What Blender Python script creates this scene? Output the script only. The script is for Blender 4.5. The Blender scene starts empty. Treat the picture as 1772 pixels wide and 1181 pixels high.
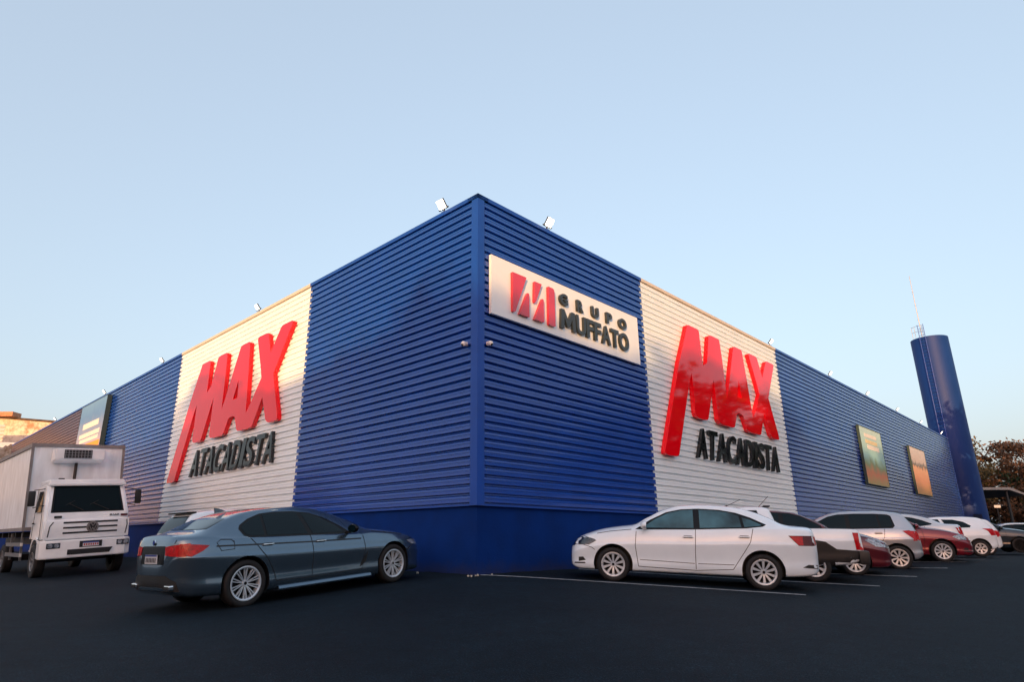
import bpy, bmesh, math, random
from mathutils import Vector, Matrix
from mathutils.bvhtree import BVHTree
R = math.radians
C = bpy.context.scene.collection
scene = bpy.context.scene

# ------------------------------------------------------------------ camera
cam_d = bpy.data.cameras.new('camera'); cam = bpy.data.objects.new('camera', cam_d); C.objects.link(cam)
YAW, PITCH, ROLL = -0.0030, 0.2969, -0.0025
r0 = Vector((math.cos(YAW), math.sin(YAW), 0))
fw = Vector((-math.sin(YAW)*math.cos(PITCH), math.cos(YAW)*math.cos(PITCH), math.sin(PITCH)))
u0 = r0.cross(fw)
rv = r0*math.cos(ROLL)+u0*math.sin(ROLL); uv_ = -r0*math.sin(ROLL)+u0*math.cos(ROLL)
m = Matrix((rv, uv_, -fw)).transposed().to_4x4(); m.translation = Vector((0.2281, -13.1033, 0.6254))
cam.matrix_world = m
cam_d.sensor_width = 36; cam_d.lens = 1083.92/1772*36
cam_d.shift_x = 0.02169; cam_d.shift_y = 0.00828
cam_d.clip_end = 4000
scene.camera = cam

# ------------------------------------------------------------------ light
SUN_EL, SUN_AZ = R(4.0), R(195)        # azimuth measured clockwise from +Y: the sun is behind the camera
w = bpy.data.worlds.new('World'); scene.world = w; w.use_nodes = True
nt = w.node_tree; nt.nodes.clear()
sky = nt.nodes.new('ShaderNodeTexSky'); sky.sky_type = 'NISHITA'; sky.sun_disc = False
sky.sun_elevation = SUN_EL; sky.sun_rotation = SUN_AZ
sky.altitude = 500; sky.air_density = 1.0; sky.dust_density = 8.0; sky.ozone_density = 4.0
bg = nt.nodes.new('ShaderNodeBackground'); bg.inputs[1].default_value = 0.15
out = nt.nodes.new('ShaderNodeOutputWorld')
gm = nt.nodes.new('ShaderNodeGamma'); gm.inputs[1].default_value = 0.80      # hazy, low-contrast evening sky
tn = nt.nodes.new('ShaderNodeMix'); tn.data_type = 'RGBA'; tn.blend_type = 'MULTIPLY'; tn.inputs[0].default_value = 1; tn.inputs[7].default_value = (2.75, 1.46, .93, 1)
nt.links.new(sky.outputs[0], gm.inputs[0]); nt.links.new(gm.outputs[0], tn.inputs[6]); 
hz = nt.nodes.new('ShaderNodeMix'); hz.data_type = 'RGBA'; hz.inputs[0].default_value = .42; hz.inputs[7].default_value = (.80, .925, 1.09, 1)   # thin even haze veil over the whole sky
nt.links.new(tn.outputs[2], hz.inputs[6]); nt.links.new(hz.outputs[2], bg.inputs[0]); nt.links.new(bg.outputs[0], out.inputs[0])
sd = bpy.data.lights.new('sun', 'SUN'); sd.energy = 2.0; sd.angle = R(0.5); sd.color = (0.46, 0.25, 0.10)
sun = bpy.data.objects.new('sun', sd); C.objects.link(sun)
sv = Vector((math.sin(SUN_AZ)*math.cos(SUN_EL), math.cos(SUN_AZ)*math.cos(SUN_EL), math.sin(SUN_EL)))
sun.rotation_euler = sv.to_track_quat('Z', 'Y').to_euler()
scene.view_settings.view_transform = 'Standard'; scene.view_settings.look = 'None'
scene.view_settings.exposure = 2.50; scene.view_settings.gamma = 1

# ------------------------------------------------------------------ materials
MATS = {}
def mat(name, col, rough=0.5, metal=0.0, coat=0.0, noise=0.0, nscale=4.0, bump=0.0, bscale=30.0, emit=None, estr=0.0, coat_rough=0.03, spec=0.5, stretch=None):
    if name in MATS: return MATS[name]
    mt = bpy.data.materials.new(name); mt.use_nodes = True
    n = mt.node_tree; b = n.nodes['Principled BSDF']
    b.inputs['Base Color'].default_value = (*col, 1); b.inputs['Roughness'].default_value = rough
    b.inputs['Metallic'].default_value = metal; b.inputs['Coat Weight'].default_value = coat
    b.inputs['Coat Roughness'].default_value = coat_rough; b.inputs['Specular IOR Level'].default_value = spec
    tc = n.nodes.new('ShaderNodeTexCoord'); mp = n.nodes.new('ShaderNodeMapping')
    n.links.new(tc.outputs['Object'], mp.inputs[0])
    if stretch: mp.inputs['Scale'].default_value = stretch
    if noise > 0:
        t = n.nodes.new('ShaderNodeTexNoise'); t.inputs['Scale'].default_value = nscale; t.inputs['Detail'].default_value = 6
        n.links.new(mp.outputs[0], t.inputs['Vector'])
        mx = n.nodes.new('ShaderNodeMix'); mx.data_type = 'RGBA'
        mr = n.nodes.new('ShaderNodeMapRange'); mr.inputs[1].default_value = .3; mr.inputs[2].default_value = .7
        n.links.new(t.outputs[0], mr.inputs[0]); n.links.new(mr.outputs[0], mx.inputs[0])
        mx.inputs[6].default_value = (*[c*(1-noise) for c in col], 1); mx.inputs[7].default_value = (*[min(1, c*(1+noise)) for c in col], 1)
        n.links.new(mx.outputs[2], b.inputs['Base Color'])
        mr2 = n.nodes.new('ShaderNodeMapRange'); mr2.inputs[3].default_value = max(0.02, rough*(1-.35*noise)); mr2.inputs[4].default_value = min(1, rough*(1+.5*noise))
        n.links.new(t.outputs[0], mr2.inputs[0]); n.links.new(mr2.outputs[0], b.inputs['Roughness'])
    if bump > 0:
        t2 = n.nodes.new('ShaderNodeTexNoise'); t2.inputs['Scale'].default_value = bscale; t2.inputs['Detail'].default_value = 4
        n.links.new(mp.outputs[0], t2.inputs['Vector'])
        bp = n.nodes.new('ShaderNodeBump'); bp.inputs['Strength'].default_value = bump; bp.inputs['Distance'].default_value = 0.02
        n.links.new(t2.outputs[0], bp.inputs['Height']); n.links.new(bp.outputs[0], b.inputs['Normal'])
    if emit:
        b.inputs['Emission Color'].default_value = (*emit, 1); b.inputs['Emission Strength'].default_value = estr
    MATS[name] = mt
    return mt

M_BLUE = mat('blue_cladding_paint', (0.002, 0.056, 0.36), 0.26, coat=0.45, coat_rough=.10, spec=.5, noise=.08, nscale=1.1, bump=.10, bscale=.9)
M_WHITE = mat('white_cladding_paint', (0.84, 0.93, 0.98), 0.38, coat=.25, noise=.03, nscale=1.1, bump=.06, bscale=.9)
M_TRIM = mat('blue_trim_paint', (0.002, 0.056, 0.36), 0.4, coat=.1, spec=.35, coat_rough=.12, noise=.08, nscale=2)
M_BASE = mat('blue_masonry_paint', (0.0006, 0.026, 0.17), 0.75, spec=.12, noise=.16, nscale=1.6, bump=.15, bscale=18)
M_CAPW = mat('cream_flashing', (0.62, 0.56, 0.46), 0.5)
M_ROOF = mat('metal_roofing', (0.35, 0.36, 0.37), 0.5, noise=.1)
M_RED = mat('red_acrylic', (0.86, 0.0015, 0.010), 0.05, spec=.42, coat_rough=.03, bump=.05, bscale=1.2)
M_REDM = mat('red_logo_paint', (0.62, 0.018, 0.045), 0.25, coat=.6, coat_rough=.08)
M_BLK = mat('black_acrylic', (0.008, 0.010, 0.014), 0.10, spec=.5, bump=.04, bscale=3)
M_CHAR = mat('charcoal_letter', (0.022, 0.030, 0.034), 0.35)
M_PANEL = mat('white_sign_panel', (0.80, 0.86, 0.90), 0.35, coat=.2, noise=.02)
M_METAL = mat('grey_metal', (0.30, 0.30, 0.31), 0.4, metal=.7)
M_DARK = mat('dark_metal', (0.03, 0.03, 0.033), 0.5, metal=.3)
M_LED = mat('floodlight_lens_bright', (0.9, 0.9, 0.85), 0.3, emit=(1.0, 0.90, 0.72), estr=3.2)
M_LED2 = mat('floodlight_lens_dim', (0.9, 0.9, 0.85), 0.3, emit=(1.0, 0.96, 0.85), estr=.9)
M_DOME = mat('white_plastic', (0.8, 0.8, 0.8), 0.3)
M_RUB = mat('tyre_rubber', (0.008, 0.008, 0.009), 0.75, bump=.2, bscale=40)
M_BLKP = mat('black_plastic', (0.012, 0.012, 0.013), 0.5)
M_BLKG = mat('gloss_black', (0.005, 0.005, 0.006), 0.2, spec=.25)
M_SEAM = mat('panel_gap', (0.01, 0.01, 0.011), 0.8)
M_CHROME = mat('chrome', (0.75, 0.76, 0.78), 0.12, metal=1)
M_RIM = mat('silver_alloy', (0.54, 0.61, 0.67), 0.3, metal=.35)
M_RIMW = mat('white_hubcap', (0.60, 0.61, 0.62), 0.35, metal=.35)
M_DISC = mat('brake_disc', (0.012, 0.012, 0.013), 0.7, spec=.1)
M_GLASS = mat('tinted_glass', (0.002, 0.010, 0.015), 0.03, spec=.22)
M_GLASSL = mat('light_tinted_glass', (0.03, 0.09, 0.115), 0.04, spec=.6, noise=.7, nscale=2.2)
M_TAIL = mat('taillight_red', (0.42, 0.002, 0.006), 0.25, coat=.15, spec=.3, noise=.35, nscale=22)
M_TAILD = mat('taillight_dark_red', (0.07, 0.002, 0.006), 0.25, coat=.15, spec=.3)
M_HEAD = mat('headlight_glass', (0.30, 0.33, 0.36), 0.08, metal=.35, coat=1, noise=.6, nscale=18)
M_HEADD = mat('headlight_smoked', (0.02, 0.03, 0.04), 0.08, coat=1, noise=.8, nscale=16)
M_PLATE = mat('plate_white', (0.6, 0.61, 0.63), 0.4)
M_PLATET = mat('plate_text', (0.04, 0.04, 0.05), 0.6)
M_PLATER = mat('plate_text_red', (0.45, 0.05, 0.06), 0.6)
M_PLATEB = mat('plate_blue', (0.02, 0.05, 0.28), 0.4)

def paint(name, col, metal=0.0, rough=.35):
    return mat(name, col, rough, metal=metal, coat=1.0, coat_rough=.025, noise=.04, nscale=3)

# ------------------------------------------------------------------ mesh helpers
def tag(o, label=None, cat=None, group=None, kind=None):
    if label: o['label'] = label
    if cat: o['category'] = cat
    if group: o['group'] = group
    if kind: o['kind'] = kind
    return o
def empty(name, mw=None, loc=None, **k):
    o = bpy.data.objects.new(name, None); C.objects.link(o); o.empty_display_size = .3
    if mw is not None: o.matrix_world = mw
    if loc is not None: o.location = loc
    return tag(o, **k)
def obj(name, bm, mats, parent=None, smooth=False, angle=None):
    me = bpy.data.meshes.new(name)
    if isinstance(bm, bmesh.types.BMesh):
        bm.to_mesh(me); bm.free()
    else:
        me = bm
    if not isinstance(mats, (list, tuple)): mats = [mats]
    for x in mats: me.materials.append(x)
    if smooth:
        for p in me.polygons: p.use_smooth = True
        if angle: 
            try: me.set_sharp_from_angle(angle=R(angle))
            except Exception: pass
    o = bpy.data.objects.new(name, me); C.objects.link(o)
    if parent: o.parent = parent
    return o
def box(bm, c, s, mi=0, mw=None, bev=0):
    mx = Matrix.Translation(c) @ Matrix.Diagonal((*s, 1))
    if mw is not None: mx = mw @ mx
    r = bmesh.ops.create_cube(bm, size=1, matrix=mx)
    fs = set()
    for v in r['verts']:
        for f in v.link_faces: fs.add(f)
    for f in fs: f.material_index = mi
    if bev:
        es = list({e for v in r['verts'] for e in v.link_edges})
        rr = bmesh.ops.bevel(bm, geom=es, offset=bev, segments=2, profile=.6, affect='EDGES')
        for f in rr['faces']: f.material_index = mi
def cyl(bm, p0, p1, r, r2=None, seg=12, mi=0, caps=True):
    p0, p1 = Vector(p0), Vector(p1); d = p1-p0
    q = d.to_track_quat('Z', 'Y').to_matrix().to_4x4()
    rr = bmesh.ops.create_cone(bm, cap_ends=caps, segments=seg, radius1=r, radius2=r if r2 is None else r2, depth=d.length,
                               matrix=Matrix.Translation((p0+p1)/2) @ q)
    for v in rr['verts']:
        for f in v.link_faces: f.material_index = mi
def prism(bm, poly, fn, t0, t1, holes=(), mi=0, tri=True):
    """extrude a 2D polygon (with holes) between offsets; fn(a,b,t)->Vector"""
    edges0 = []
    def loop(pl, t):
        vs = [bm.verts.new(fn(a, b, t)) for a, b in pl]
        return vs
    loops0 = [loop(p, t0) for p in [poly]+list(holes)]
    loops1 = [loop(p, t1) for p in [poly]+list(holes)]
    for l0, l1 in zip(loops0, loops1):
        n = len(l0)
        for i in range(n):
            f = bm.faces.new((l0[i], l0[(i+1) % n], l1[(i+1) % n], l1[i])); f.material_index = mi
    for ls in (loops0, loops1):
        if not holes:
            f = bm.faces.new(ls[0]); f.material_index = mi
            if tri: bmesh.ops.triangulate(bm, faces=[f])
        else:
            es = []
            for l in ls:
                for i in range(len(l)):
                    e = bm.edges.get((l[i], l[(i+1) % len(l)])); es.append(e)
            rr = bmesh.ops.triangle_fill(bm, edges=es, use_beauty=True, use_dissolve=False)
            for g in rr['geom']:
                if isinstance(g, bmesh.types.BMFace): g.material_index = mi

S2 = 2**-.5
Ad = Vector((-S2, S2, 0)); Bd = Vector((S2, S2, 0)); NL = Vector((-S2, -S2, 0)); NR = Vector((S2, -S2, 0)); Zd = Vector((0, 0, 1))
def WL(s, z, t=0.0): return Ad*s+Zd*z+NL*t
def WR(s, z, t=0.0): return Bd*s+Zd*z+NR*t
KR, KL = 0.0517, 0.0714
def gz(x, y):
    dR = (x-y)*S2; dL = (-x-y)*S2; s = (x+y)*S2
    f = min(1, max(0, (17-s)/13.0)) if s > 4 else 1
    f = f*f*(3-2*f)
    a = KR*dR*f; b = KL*dL
    k = .06
    mm = .5*(a+b+math.sqrt((a-b)**2+k*k))
    mm = max(mm-.01, 0)
    return -math.tanh(mm)

# ------------------------------------------------------------------ ground
def axis(lo, hi, fine0, fine1, st):
    v = []; x = fine0
    while x <= fine1: v.append(x); x += st
    g = st; x = fine1
    while x < hi: g *= 1.35; x += g; v.append(x)
    g = st; x = fine0
    while x > lo: g *= 1.35; x -= g; v.insert(0, x)
    return v
xs = axis(-1600, 1600, -30, 32, .5); ys = axis(-1200, 2000, -16, 34, .5)
bm = bmesh.new(); grid = [[bm.verts.new((x, y, gz(x, y))) for x in xs] for y in ys]
for j in range(len(ys)-1):
    for i in range(len(xs)-1):
        bm.faces.new((grid[j][i], grid[j][i+1], grid[j+1][i+1], grid[j+1][i]))
M_ASPH = bpy.data.materials.new('asphalt'); M_ASPH.use_nodes = True
n = M_ASPH.node_tree; b = n.nodes['Principled BSDF']; tc = n.nodes.new('ShaderNodeTexCoord')
def tex(sc, det=6, rough=.6):
    t = n.nodes.new('ShaderNodeTexNoise'); t.inputs['Scale'].default_value = sc; t.inputs['Detail'].default_value = det
    t.inputs['Roughness'].default_value = rough; n.links.new(tc.outputs['Object'], t.inputs['Vector']); return t
t1, t2, t3 = tex(.35), tex(5, 8, .7), tex(70, 2)
r1 = n.nodes.new('ShaderNodeValToRGB'); r1.color_ramp.elements[0].color = (.0025, .0070, .0125, 1); r1.color_ramp.elements[1].color = (.0052, .0125, .020, 1)
r1.color_ramp.elements[0].position = .35; r1.color_ramp.elements[1].position = .68
n.links.new(t1.outputs[0], r1.inputs[0])
r2 = n.nodes.new('ShaderNodeValToRGB'); r2.color_ramp.elements[0].color = (.7, .7, .7, 1); r2.color_ramp.elements[1].color = (1.35, 1.35, 1.35, 1)
r2.color_ramp.elements[0].position = .3; r2.color_ramp.elements[1].position = .7
n.links.new(t2.outputs[0], r2.inputs[0])
r3 = n.nodes.new('ShaderNodeValToRGB'); r3.color_ramp.elements[0].color = (.75, .75, .75, 1); r3.color_ramp.elements[1].color = (4.5, 4.5, 4.3, 1)
r3.color_ramp.elements[0].position = .52; r3.color_ramp.elements[1].position = .80
n.links.new(t3.outputs[0], r3.inputs[0])
def mul(a, c):
    mx = n.nodes.new('ShaderNodeMix'); mx.data_type = 'RGBA'; mx.blend_type = 'MULTIPLY'; mx.inputs[0].default_value = 1
    n.links.new(a, mx.inputs[6]); n.links.new(c, mx.inputs[7]); return mx.outputs[2]
n.links.new(mul(mul(r1.outputs[0], r2.outputs[0]), r3.outputs[0]), b.inputs['Base Color'])
b.inputs['Roughness'].default_value = .8; b.inputs['Specular IOR Level'].default_value = .12
bp = n.nodes.new('ShaderNodeBump'); bp.inputs['Strength'].default_value = .6; bp.inputs['Distance'].default_value = .012
n.links.new(t3.outputs[0], bp.inputs['Height']); n.links.new(bp.outputs[0], b.inputs['Normal'])
ground = tag(obj('ground', bm, M_ASPH, smooth=True), kind='structure')

# parking lines: painted sheets 5 mm above the asphalt
M_LINE = mat('worn_white_paint', (0.36, 0.37, 0.39), .7, noise=.35, nscale=9, bump=.2, bscale=60)
def strip(bm, p0, p1, wd, h=.006, seg=40):
    p0, p1 = Vector(p0), Vector(p1); d = (p1-p0).normalized(); q = Vector((-d.y, d.x))*wd/2; prev = None
    for i in range(seg+1):
        c = p0.lerp(p1, i/seg); a = c+q; e = c-q
        va = bm.verts.new((a.x, a.y, gz(a.x, a.y)+h)); ve = bm.verts.new((e.x, e.y, gz(e.x, e.y)+h))
        if prev: bm.faces.new((prev[0], prev[1], ve, va))
        prev = (va, ve)
LINES = [((.08, -.02), (5.54, -1.89)), ((2.30, 2.10), (8.0, .15)), ((4.45, 4.2), (10.1, 2.2)), ((6.6, 6.3), (12.3, 4.3)), ((8.8, 8.5), (14.4, 6.5)), ((11.0, 10.7), (16.6, 8.6)), ((13.2, 12.9), (18.8, 10.8))]
bm = bmesh.new()
for a, c in LINES: strip(bm, a, c, .10)
tag(obj('parking_lines', bm, M_LINE), kind='structure')

# ------------------------------------------------------------------ the store building
HT, HB = 8.43, 1.346
bld = empty('store_building', loc=(0, 0, 0), label='blue and white corrugated warehouse store with two red signs', cat='store')
NR_ = 37; P_ = (HT-.10-HB)/NR_
def cladding(name, W, s0, s1, mt, extra=0.0):
    bm = bmesh.new(); pts = []
    for i in range(NR_):
        z0 = HB+i*P_
        # valley, lower slope, broad crest, upper slope
        pts += [(z0, .006), (z0+.17*P_, .001), (z0+.22*P_, .066), (z0+.46*P_, .066), (z0+.50*P_, .058), (z0+.60*P_, .058), (z0+.64*P_, .066), (z0+.84*P_, .062)]
    pts.append((HT-.10, .006))
    cols = []
    ns = max(1, int((s1-s0)/3))
    for k in range(ns+1):
        s = s0+(s1-s0)*k/ns
        cols.append([bm.verts.new(W(s, z, t+extra)) for z, t in pts])
    for a, c in zip(cols[:-1], cols[1:]):
        for i in range(len(pts)-1): bm.faces.new((a[i], a[i+1], c[i+1], c[i]))
    return obj(name, bm, mt, bld)
LEND, REND = 56.0, 52.65
for W, cuts, side in ((WL, (7.52, 18.28, LEND), 'L'), (WR, (6.94, 17.46, REND), 'R')):
    cladding('cladding_panel', W, .08, cuts[0], M_BLUE)
    o = cladding('cladding_panel', W, cuts[0], cuts[1], M_WHITE); o['label'] = 'white corrugated cladding panel'
    if side == 'L':
        cladding('cladding_panel', W, cuts[1], 33.0, M_BLUE)
        o = cladding('cladding_panel', W, 33.0, cuts[2], mat('sunset_sheen_cladding_paint', (0.060, 0.022, 0.050), 0.34, coat=.2, coat_rough=.1, noise=.15, nscale=1.2)); o['label'] = 'corrugated cladding panel with sunset sheen painted in purple-brown'  # sunset sky reflection on the blue cladding, put into the colour as purple-brown
    else: cladding('cladding_panel', W, cuts[1], cuts[2], M_BLUE)
# masonry base, set back under the cladding
def wallbox(bm, W, s0, s1, z0, z1, t0, t1):
    vs = [bm.verts.new(W(s, z, t)) for s in (s0, s1) for z in (z0, z1) for t in (t0, t1)]
    for f in ((0, 1, 3, 2), (4, 6, 7, 5), (0, 4, 5, 1), (2, 3, 7, 6), (0, 2, 6, 4), (1, 5, 7, 3)): bm.faces.new([vs[i] for i in f])
bm = bmesh.new()
foot = [Vector((0, 0, 0)), Bd*REND, Bd*REND+Ad*LEND, Ad*LEND]
vb = [bm.verts.new(p+Zd*-.6) for p in foot]; vt = [bm.verts.new(p+Zd*(HT-.25)) for p in foot]
for i in range(4): bm.faces.new((vb[i], vb[(i+1) % 4], vt[(i+1) % 4], vt[i]))
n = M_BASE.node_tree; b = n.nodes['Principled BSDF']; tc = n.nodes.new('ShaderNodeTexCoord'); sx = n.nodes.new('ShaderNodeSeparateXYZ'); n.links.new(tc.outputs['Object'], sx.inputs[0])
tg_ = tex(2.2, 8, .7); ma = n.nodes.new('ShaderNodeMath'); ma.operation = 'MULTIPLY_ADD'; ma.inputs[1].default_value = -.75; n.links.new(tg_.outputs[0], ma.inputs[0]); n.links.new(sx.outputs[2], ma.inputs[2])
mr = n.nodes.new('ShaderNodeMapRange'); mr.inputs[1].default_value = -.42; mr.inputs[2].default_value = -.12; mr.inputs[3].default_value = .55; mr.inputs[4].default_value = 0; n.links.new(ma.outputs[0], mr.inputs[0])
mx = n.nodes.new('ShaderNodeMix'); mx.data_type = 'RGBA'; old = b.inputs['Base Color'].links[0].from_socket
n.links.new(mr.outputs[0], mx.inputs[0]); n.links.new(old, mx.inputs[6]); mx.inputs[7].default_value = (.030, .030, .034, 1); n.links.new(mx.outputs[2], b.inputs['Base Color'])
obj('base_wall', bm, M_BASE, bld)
bm = bmesh.new()
rz = HT-.25; bm.faces.new([bm.verts.new(p+Zd*rz) for p in foot])
obj('roof', bm, M_ROOF, bld)
# corner trim
bm = bmesh.new()
q = [WL(.125, 0, .088), WL(-.088, 0, .088), WR(.125, 0, .088), WR(.125, 0, .067), WL(-.067, 0, .067), WL(.125, 0, .067)]
prism(bm, [(v.x, v.y) for v in q], lambda a, c, t: Vector((a, c, t)), HB-.03, HT-.095); bmesh.ops.recalc_face_normals(bm, faces=bm.faces)
obj('corner_trim', bm, M_TRIM, bld)
# coping
def coping(W, s0, s1, mt):
    bm = bmesh.new(); wallbox(bm, W, s0, s1, HT-.10, HT, -.25, .10); return obj('coping', bm, mt, bld)
coping(WL, -.1, 7.52, M_TRIM); coping(WL, 7.52, 18.28, M_CAPW); coping(WL, 18.28, LEND, M_TRIM)
coping(WR, -.1, 6.94, M_TRIM); coping(WR, 6.94, 17.46, M_CAPW); coping(WR, 17.46, REND, M_TRIM)
# drip flashing at the foot of the cladding
bm = bmesh.new(); wallbox(bm, WL, -.075, LEND, HB-.035, HB+.004, .003, .075); obj('drip_flashing', bm, M_TRIM, bld)
bm = bmesh.new(); wallbox(bm, WR, -.075, REND, HB-.036, HB+.003, .003, .075); obj('drip_flashing', bm, M_TRIM, bld)

# ------------------------------------------------------------------ lettering
def text_mesh(s, off=0.0, depth=.1, res=6, shear=0.0):
    cu = bpy.data.curves.new('t', 'FONT'); cu.body = s; cu.size = 1; cu.extrude = depth/2; cu.offset = off; cu.resolution_u = res; cu.shear = shear
    ob = bpy.data.objects.new('t', cu); C.objects.link(ob); bpy.context.view_layer.update()
    dg = bpy.context.evaluated_depsgraph_get()
    me = bpy.data.meshes.new_from_object(ob.evaluated_get(dg)); bpy.data.objects.remove(ob); bpy.data.curves.remove(cu)
    return me
def put_letter(name, ch, fn, x0, x1, y0, y1, t0, t1, mt, parent, off=.02, italic=0.0):
    """fit one glyph into the rectangle; fn(x, y, t) -> world"""
    me = text_mesh(ch, off); vs = [v.co.copy() for v in me.vertices]
    ax, bx = min(v.x for v in vs), max(v.x for v in vs); ay, by = min(v.y for v in vs), max(v.y for v in vs)
    az, bz = min(v.z for v in vs), max(v.z for v in vs)
    for v in me.vertices:
        fx = (v.co.x-ax)/(bx-ax); fy = (v.co.y-ay)/(by-ay); ft = (v.co.z-az)/(bz-az)
        y = y0+fy*(y1-y0)
        v.co = fn(x0+fx*(x1-x0)+italic*(y-y0), y, t0+ft*(t1-t0))
    bm = bmesh.new(); bm.from_mesh(me); bmesh.ops.recalc_face_normals(bm, faces=bm.faces)
    return obj(name, bm, mt, parent)
GW = {'A': .62, 'T': .56, 'C': .58, 'D': .60, 'I': .25, 'S': .54, 'M': .95, 'U': .62, 'F': .48, 'O': .72}
MPOLY = [(0, 0), (.06, 1), (.26, 1), (.5, .46), (.74, 1), (.94, 1), (1, 0), (.79, 0), (.755, .60), (.57, .14), (.43, .14), (.245, .60), (.21, 0)]
def put_word(word, fn, x0, x1, y0, y1, t0, t1, mt, parent, off=.02, italic=0.0, gap=.08):
    tot = sum(GW[c] for c in word)+gap*(len(word)-1); k = (x1-x0)/tot; x = x0
    for c in word:
        if c == 'M':
            bm = bmesh.new(); w_ = GW[c]*k; prism(bm, [(x+a*w_, y0+b_*(y1-y0)) for a, b_ in MPOLY], fn, t0, t1); bmesh.ops.recalc_face_normals(bm, faces=bm.faces)
            obj('letter', bm, mt, parent); x += (GW[c]+gap)*k; continue
        put_letter('letter', c, fn, x, x+GW[c]*k, y0, y1, t0, t1, mt, parent, off, italic); x += (GW[c]+gap)*k

# MAX logo outline, in metres on the sign plane: a = reading direction, b = height
MAXL = [(15.283, 7.183), (15.246, 7.264), (15.12, 7.295), (14.52, 7.295), (14.439, 7.262), (14.424, 7.152), (14.404, 6.009), (14.066, 6.201), (13.737, 7.203), (13.66, 7.271), (13.5, 7.295), (13.0, 7.295), (12.919, 7.26), (12.894, 7.173), (12.845, 6.511), (12.83, 5.136), (12.60, 5.52), (12.148, 6.497), (11.809, 7.203), (11.749, 7.269), (11.60, 7.295), (11.128, 7.295), (11.051, 7.251), (11.029, 7.129), (10.912, 6.143), (10.779, 4.70), (10.504, 5.0), (9.88, 5.768), (10.037, 6.198), (10.457, 7.213), (10.442, 7.28), (10.344, 7.305), (9.837, 7.305), (9.716, 7.279), (9.665, 7.218), (9.383, 6.523), (9.173, 6.825), (8.832, 7.26), (8.749, 7.31), (8.631, 7.325), (8.101, 7.325), (8.033, 7.29), (8.045, 7.237), (9.047, 5.754), (8.787, 5.044), (8.516, 4.359), (8.503, 4.218), (8.535, 4.181), (8.626, 4.165), (9.052, 4.165), (9.16, 4.20), (9.294, 4.295), (9.39, 4.50), (9.663, 5.075), (10.2, 4.225), (10.271, 4.175), (10.363, 4.155), (11.119, 4.155), (11.269, 4.169), (11.38, 4.225), (11.633, 4.70), (11.795, 4.74), (12.001, 4.74), (12.136, 4.696), (12.40, 4.25), (12.476, 4.185), (12.60, 4.16), (13.38, 4.16), (13.568, 4.20), (13.671, 4.299), (13.70, 5.68), (14.38, 4.25), (14.465, 4.185), (14.60, 4.16), (15.02, 4.16), (15.186, 4.21), (15.243, 4.3), (15.248, 5.64), (15.41, 5.395), (16.55, 2.87), (16.62, 2.82), (16.74, 2.80), (17.213, 2.80), (17.33, 2.83), (17.35, 2.909), (16.034, 5.806)]
HOLE = [(11.648, 6.02), (11.95, 5.35), (11.58, 5.35)]
def max_sign(W, flip, s_org, dz, label):
    # fn maps reading coordinate a (0 at the left end) to the wall
    fn = (lambda a, b, t: W(s_org-a, b+dz, t)) if flip else (lambda a, b, t: W(s_org+a, b+dz, t))
    root = empty('max_sign', loc=(0, 0, 0), label=label, cat='sign', group='red store signs on the corrugated walls')
    poly = [(17.35-s, z) for s, z in MAXL]; hole = [(17.35-s, z) for s, z in HOLE]
    bm = bmesh.new(); prism(bm, poly, fn, .067, .215, holes=[hole]); bmesh.ops.remove_doubles(bm, verts=bm.verts, dist=1e-4)
    bmesh.ops.recalc_face_normals(bm, faces=bm.faces)
    obj('red_lettering', bm, M_RED, root)
    put_word('ATACADISTA', fn, 2.08, 8.62, 2.90, 3.87, .067, .17, M_BLK, root, off=.014, italic=.22, gap=.07)
    return root
max_sign(WL, True, 17.51, 0.03, 'red MAX over black ATACADISTA on the left wall, left of the building corner')
max_sign(WR, False, 7.35, 0.20, 'glossy red MAX over black ATACADISTA on the right wall')

gs = empty('panel_sign', loc=(0, 0, 0), label='white rectangular sign reading GRUPO MUFFATO beside the building corner', cat='sign')
bm = bmesh.new(); wallbox(bm, WR, .285, 6.45, 5.52, 6.97, .075, .15); obj('panel', bm, M_PANEL, gs)
PIECES = [[(0.93, 6.705), (1.419, 6.705), (1.05, 5.831), (1.02, 5.74), (0.97, 5.705), (.925, 5.72)], [(1.455, 6.32), (1.503, 6.30), (1.503, 5.715), (1.485, 5.705), (1.151, 5.705), (1.405, 6.239)], [(1.721, 6.70), (1.985, 6.70), (1.769, 6.22), (1.72, 6.14), (1.69, 6.165)],
          [(1.995, 6.32), (2.041, 6.30), (2.041, 5.715), (2.02, 5.705), (1.684, 5.705), (1.95, 6.24)], [(2.24, 6.72), (2.398, 6.72), (2.46, 6.69), (2.478, 6.62), (2.478, 5.72), (2.45, 5.70), (2.25, 5.70), (2.22, 5.73)]]
for p in PIECES:
    bm = bmesh.new(); prism(bm, p, WR, .151, .225); bmesh.ops.recalc_face_normals(bm, faces=bm.faces); obj('emblem_piece', bm, M_REDM, gs)
for ch, xa, xb in (('G', 2.70, 3.02), ('R', 3.42, 3.69), ('U', 4.07, 4.38), ('P', 4.75, 5.02), ('O', 5.36, 5.74)):
    put_letter('letter', ch, WR, xa, xb, 6.39, 6.70, .151, .225, M_CHAR, gs, off=.045)
put_word('MUFFATO', WR, 2.70, 5.80, 5.75, 6.27, .151, .225, M_CHAR, gs, off=.026, gap=.05)

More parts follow.
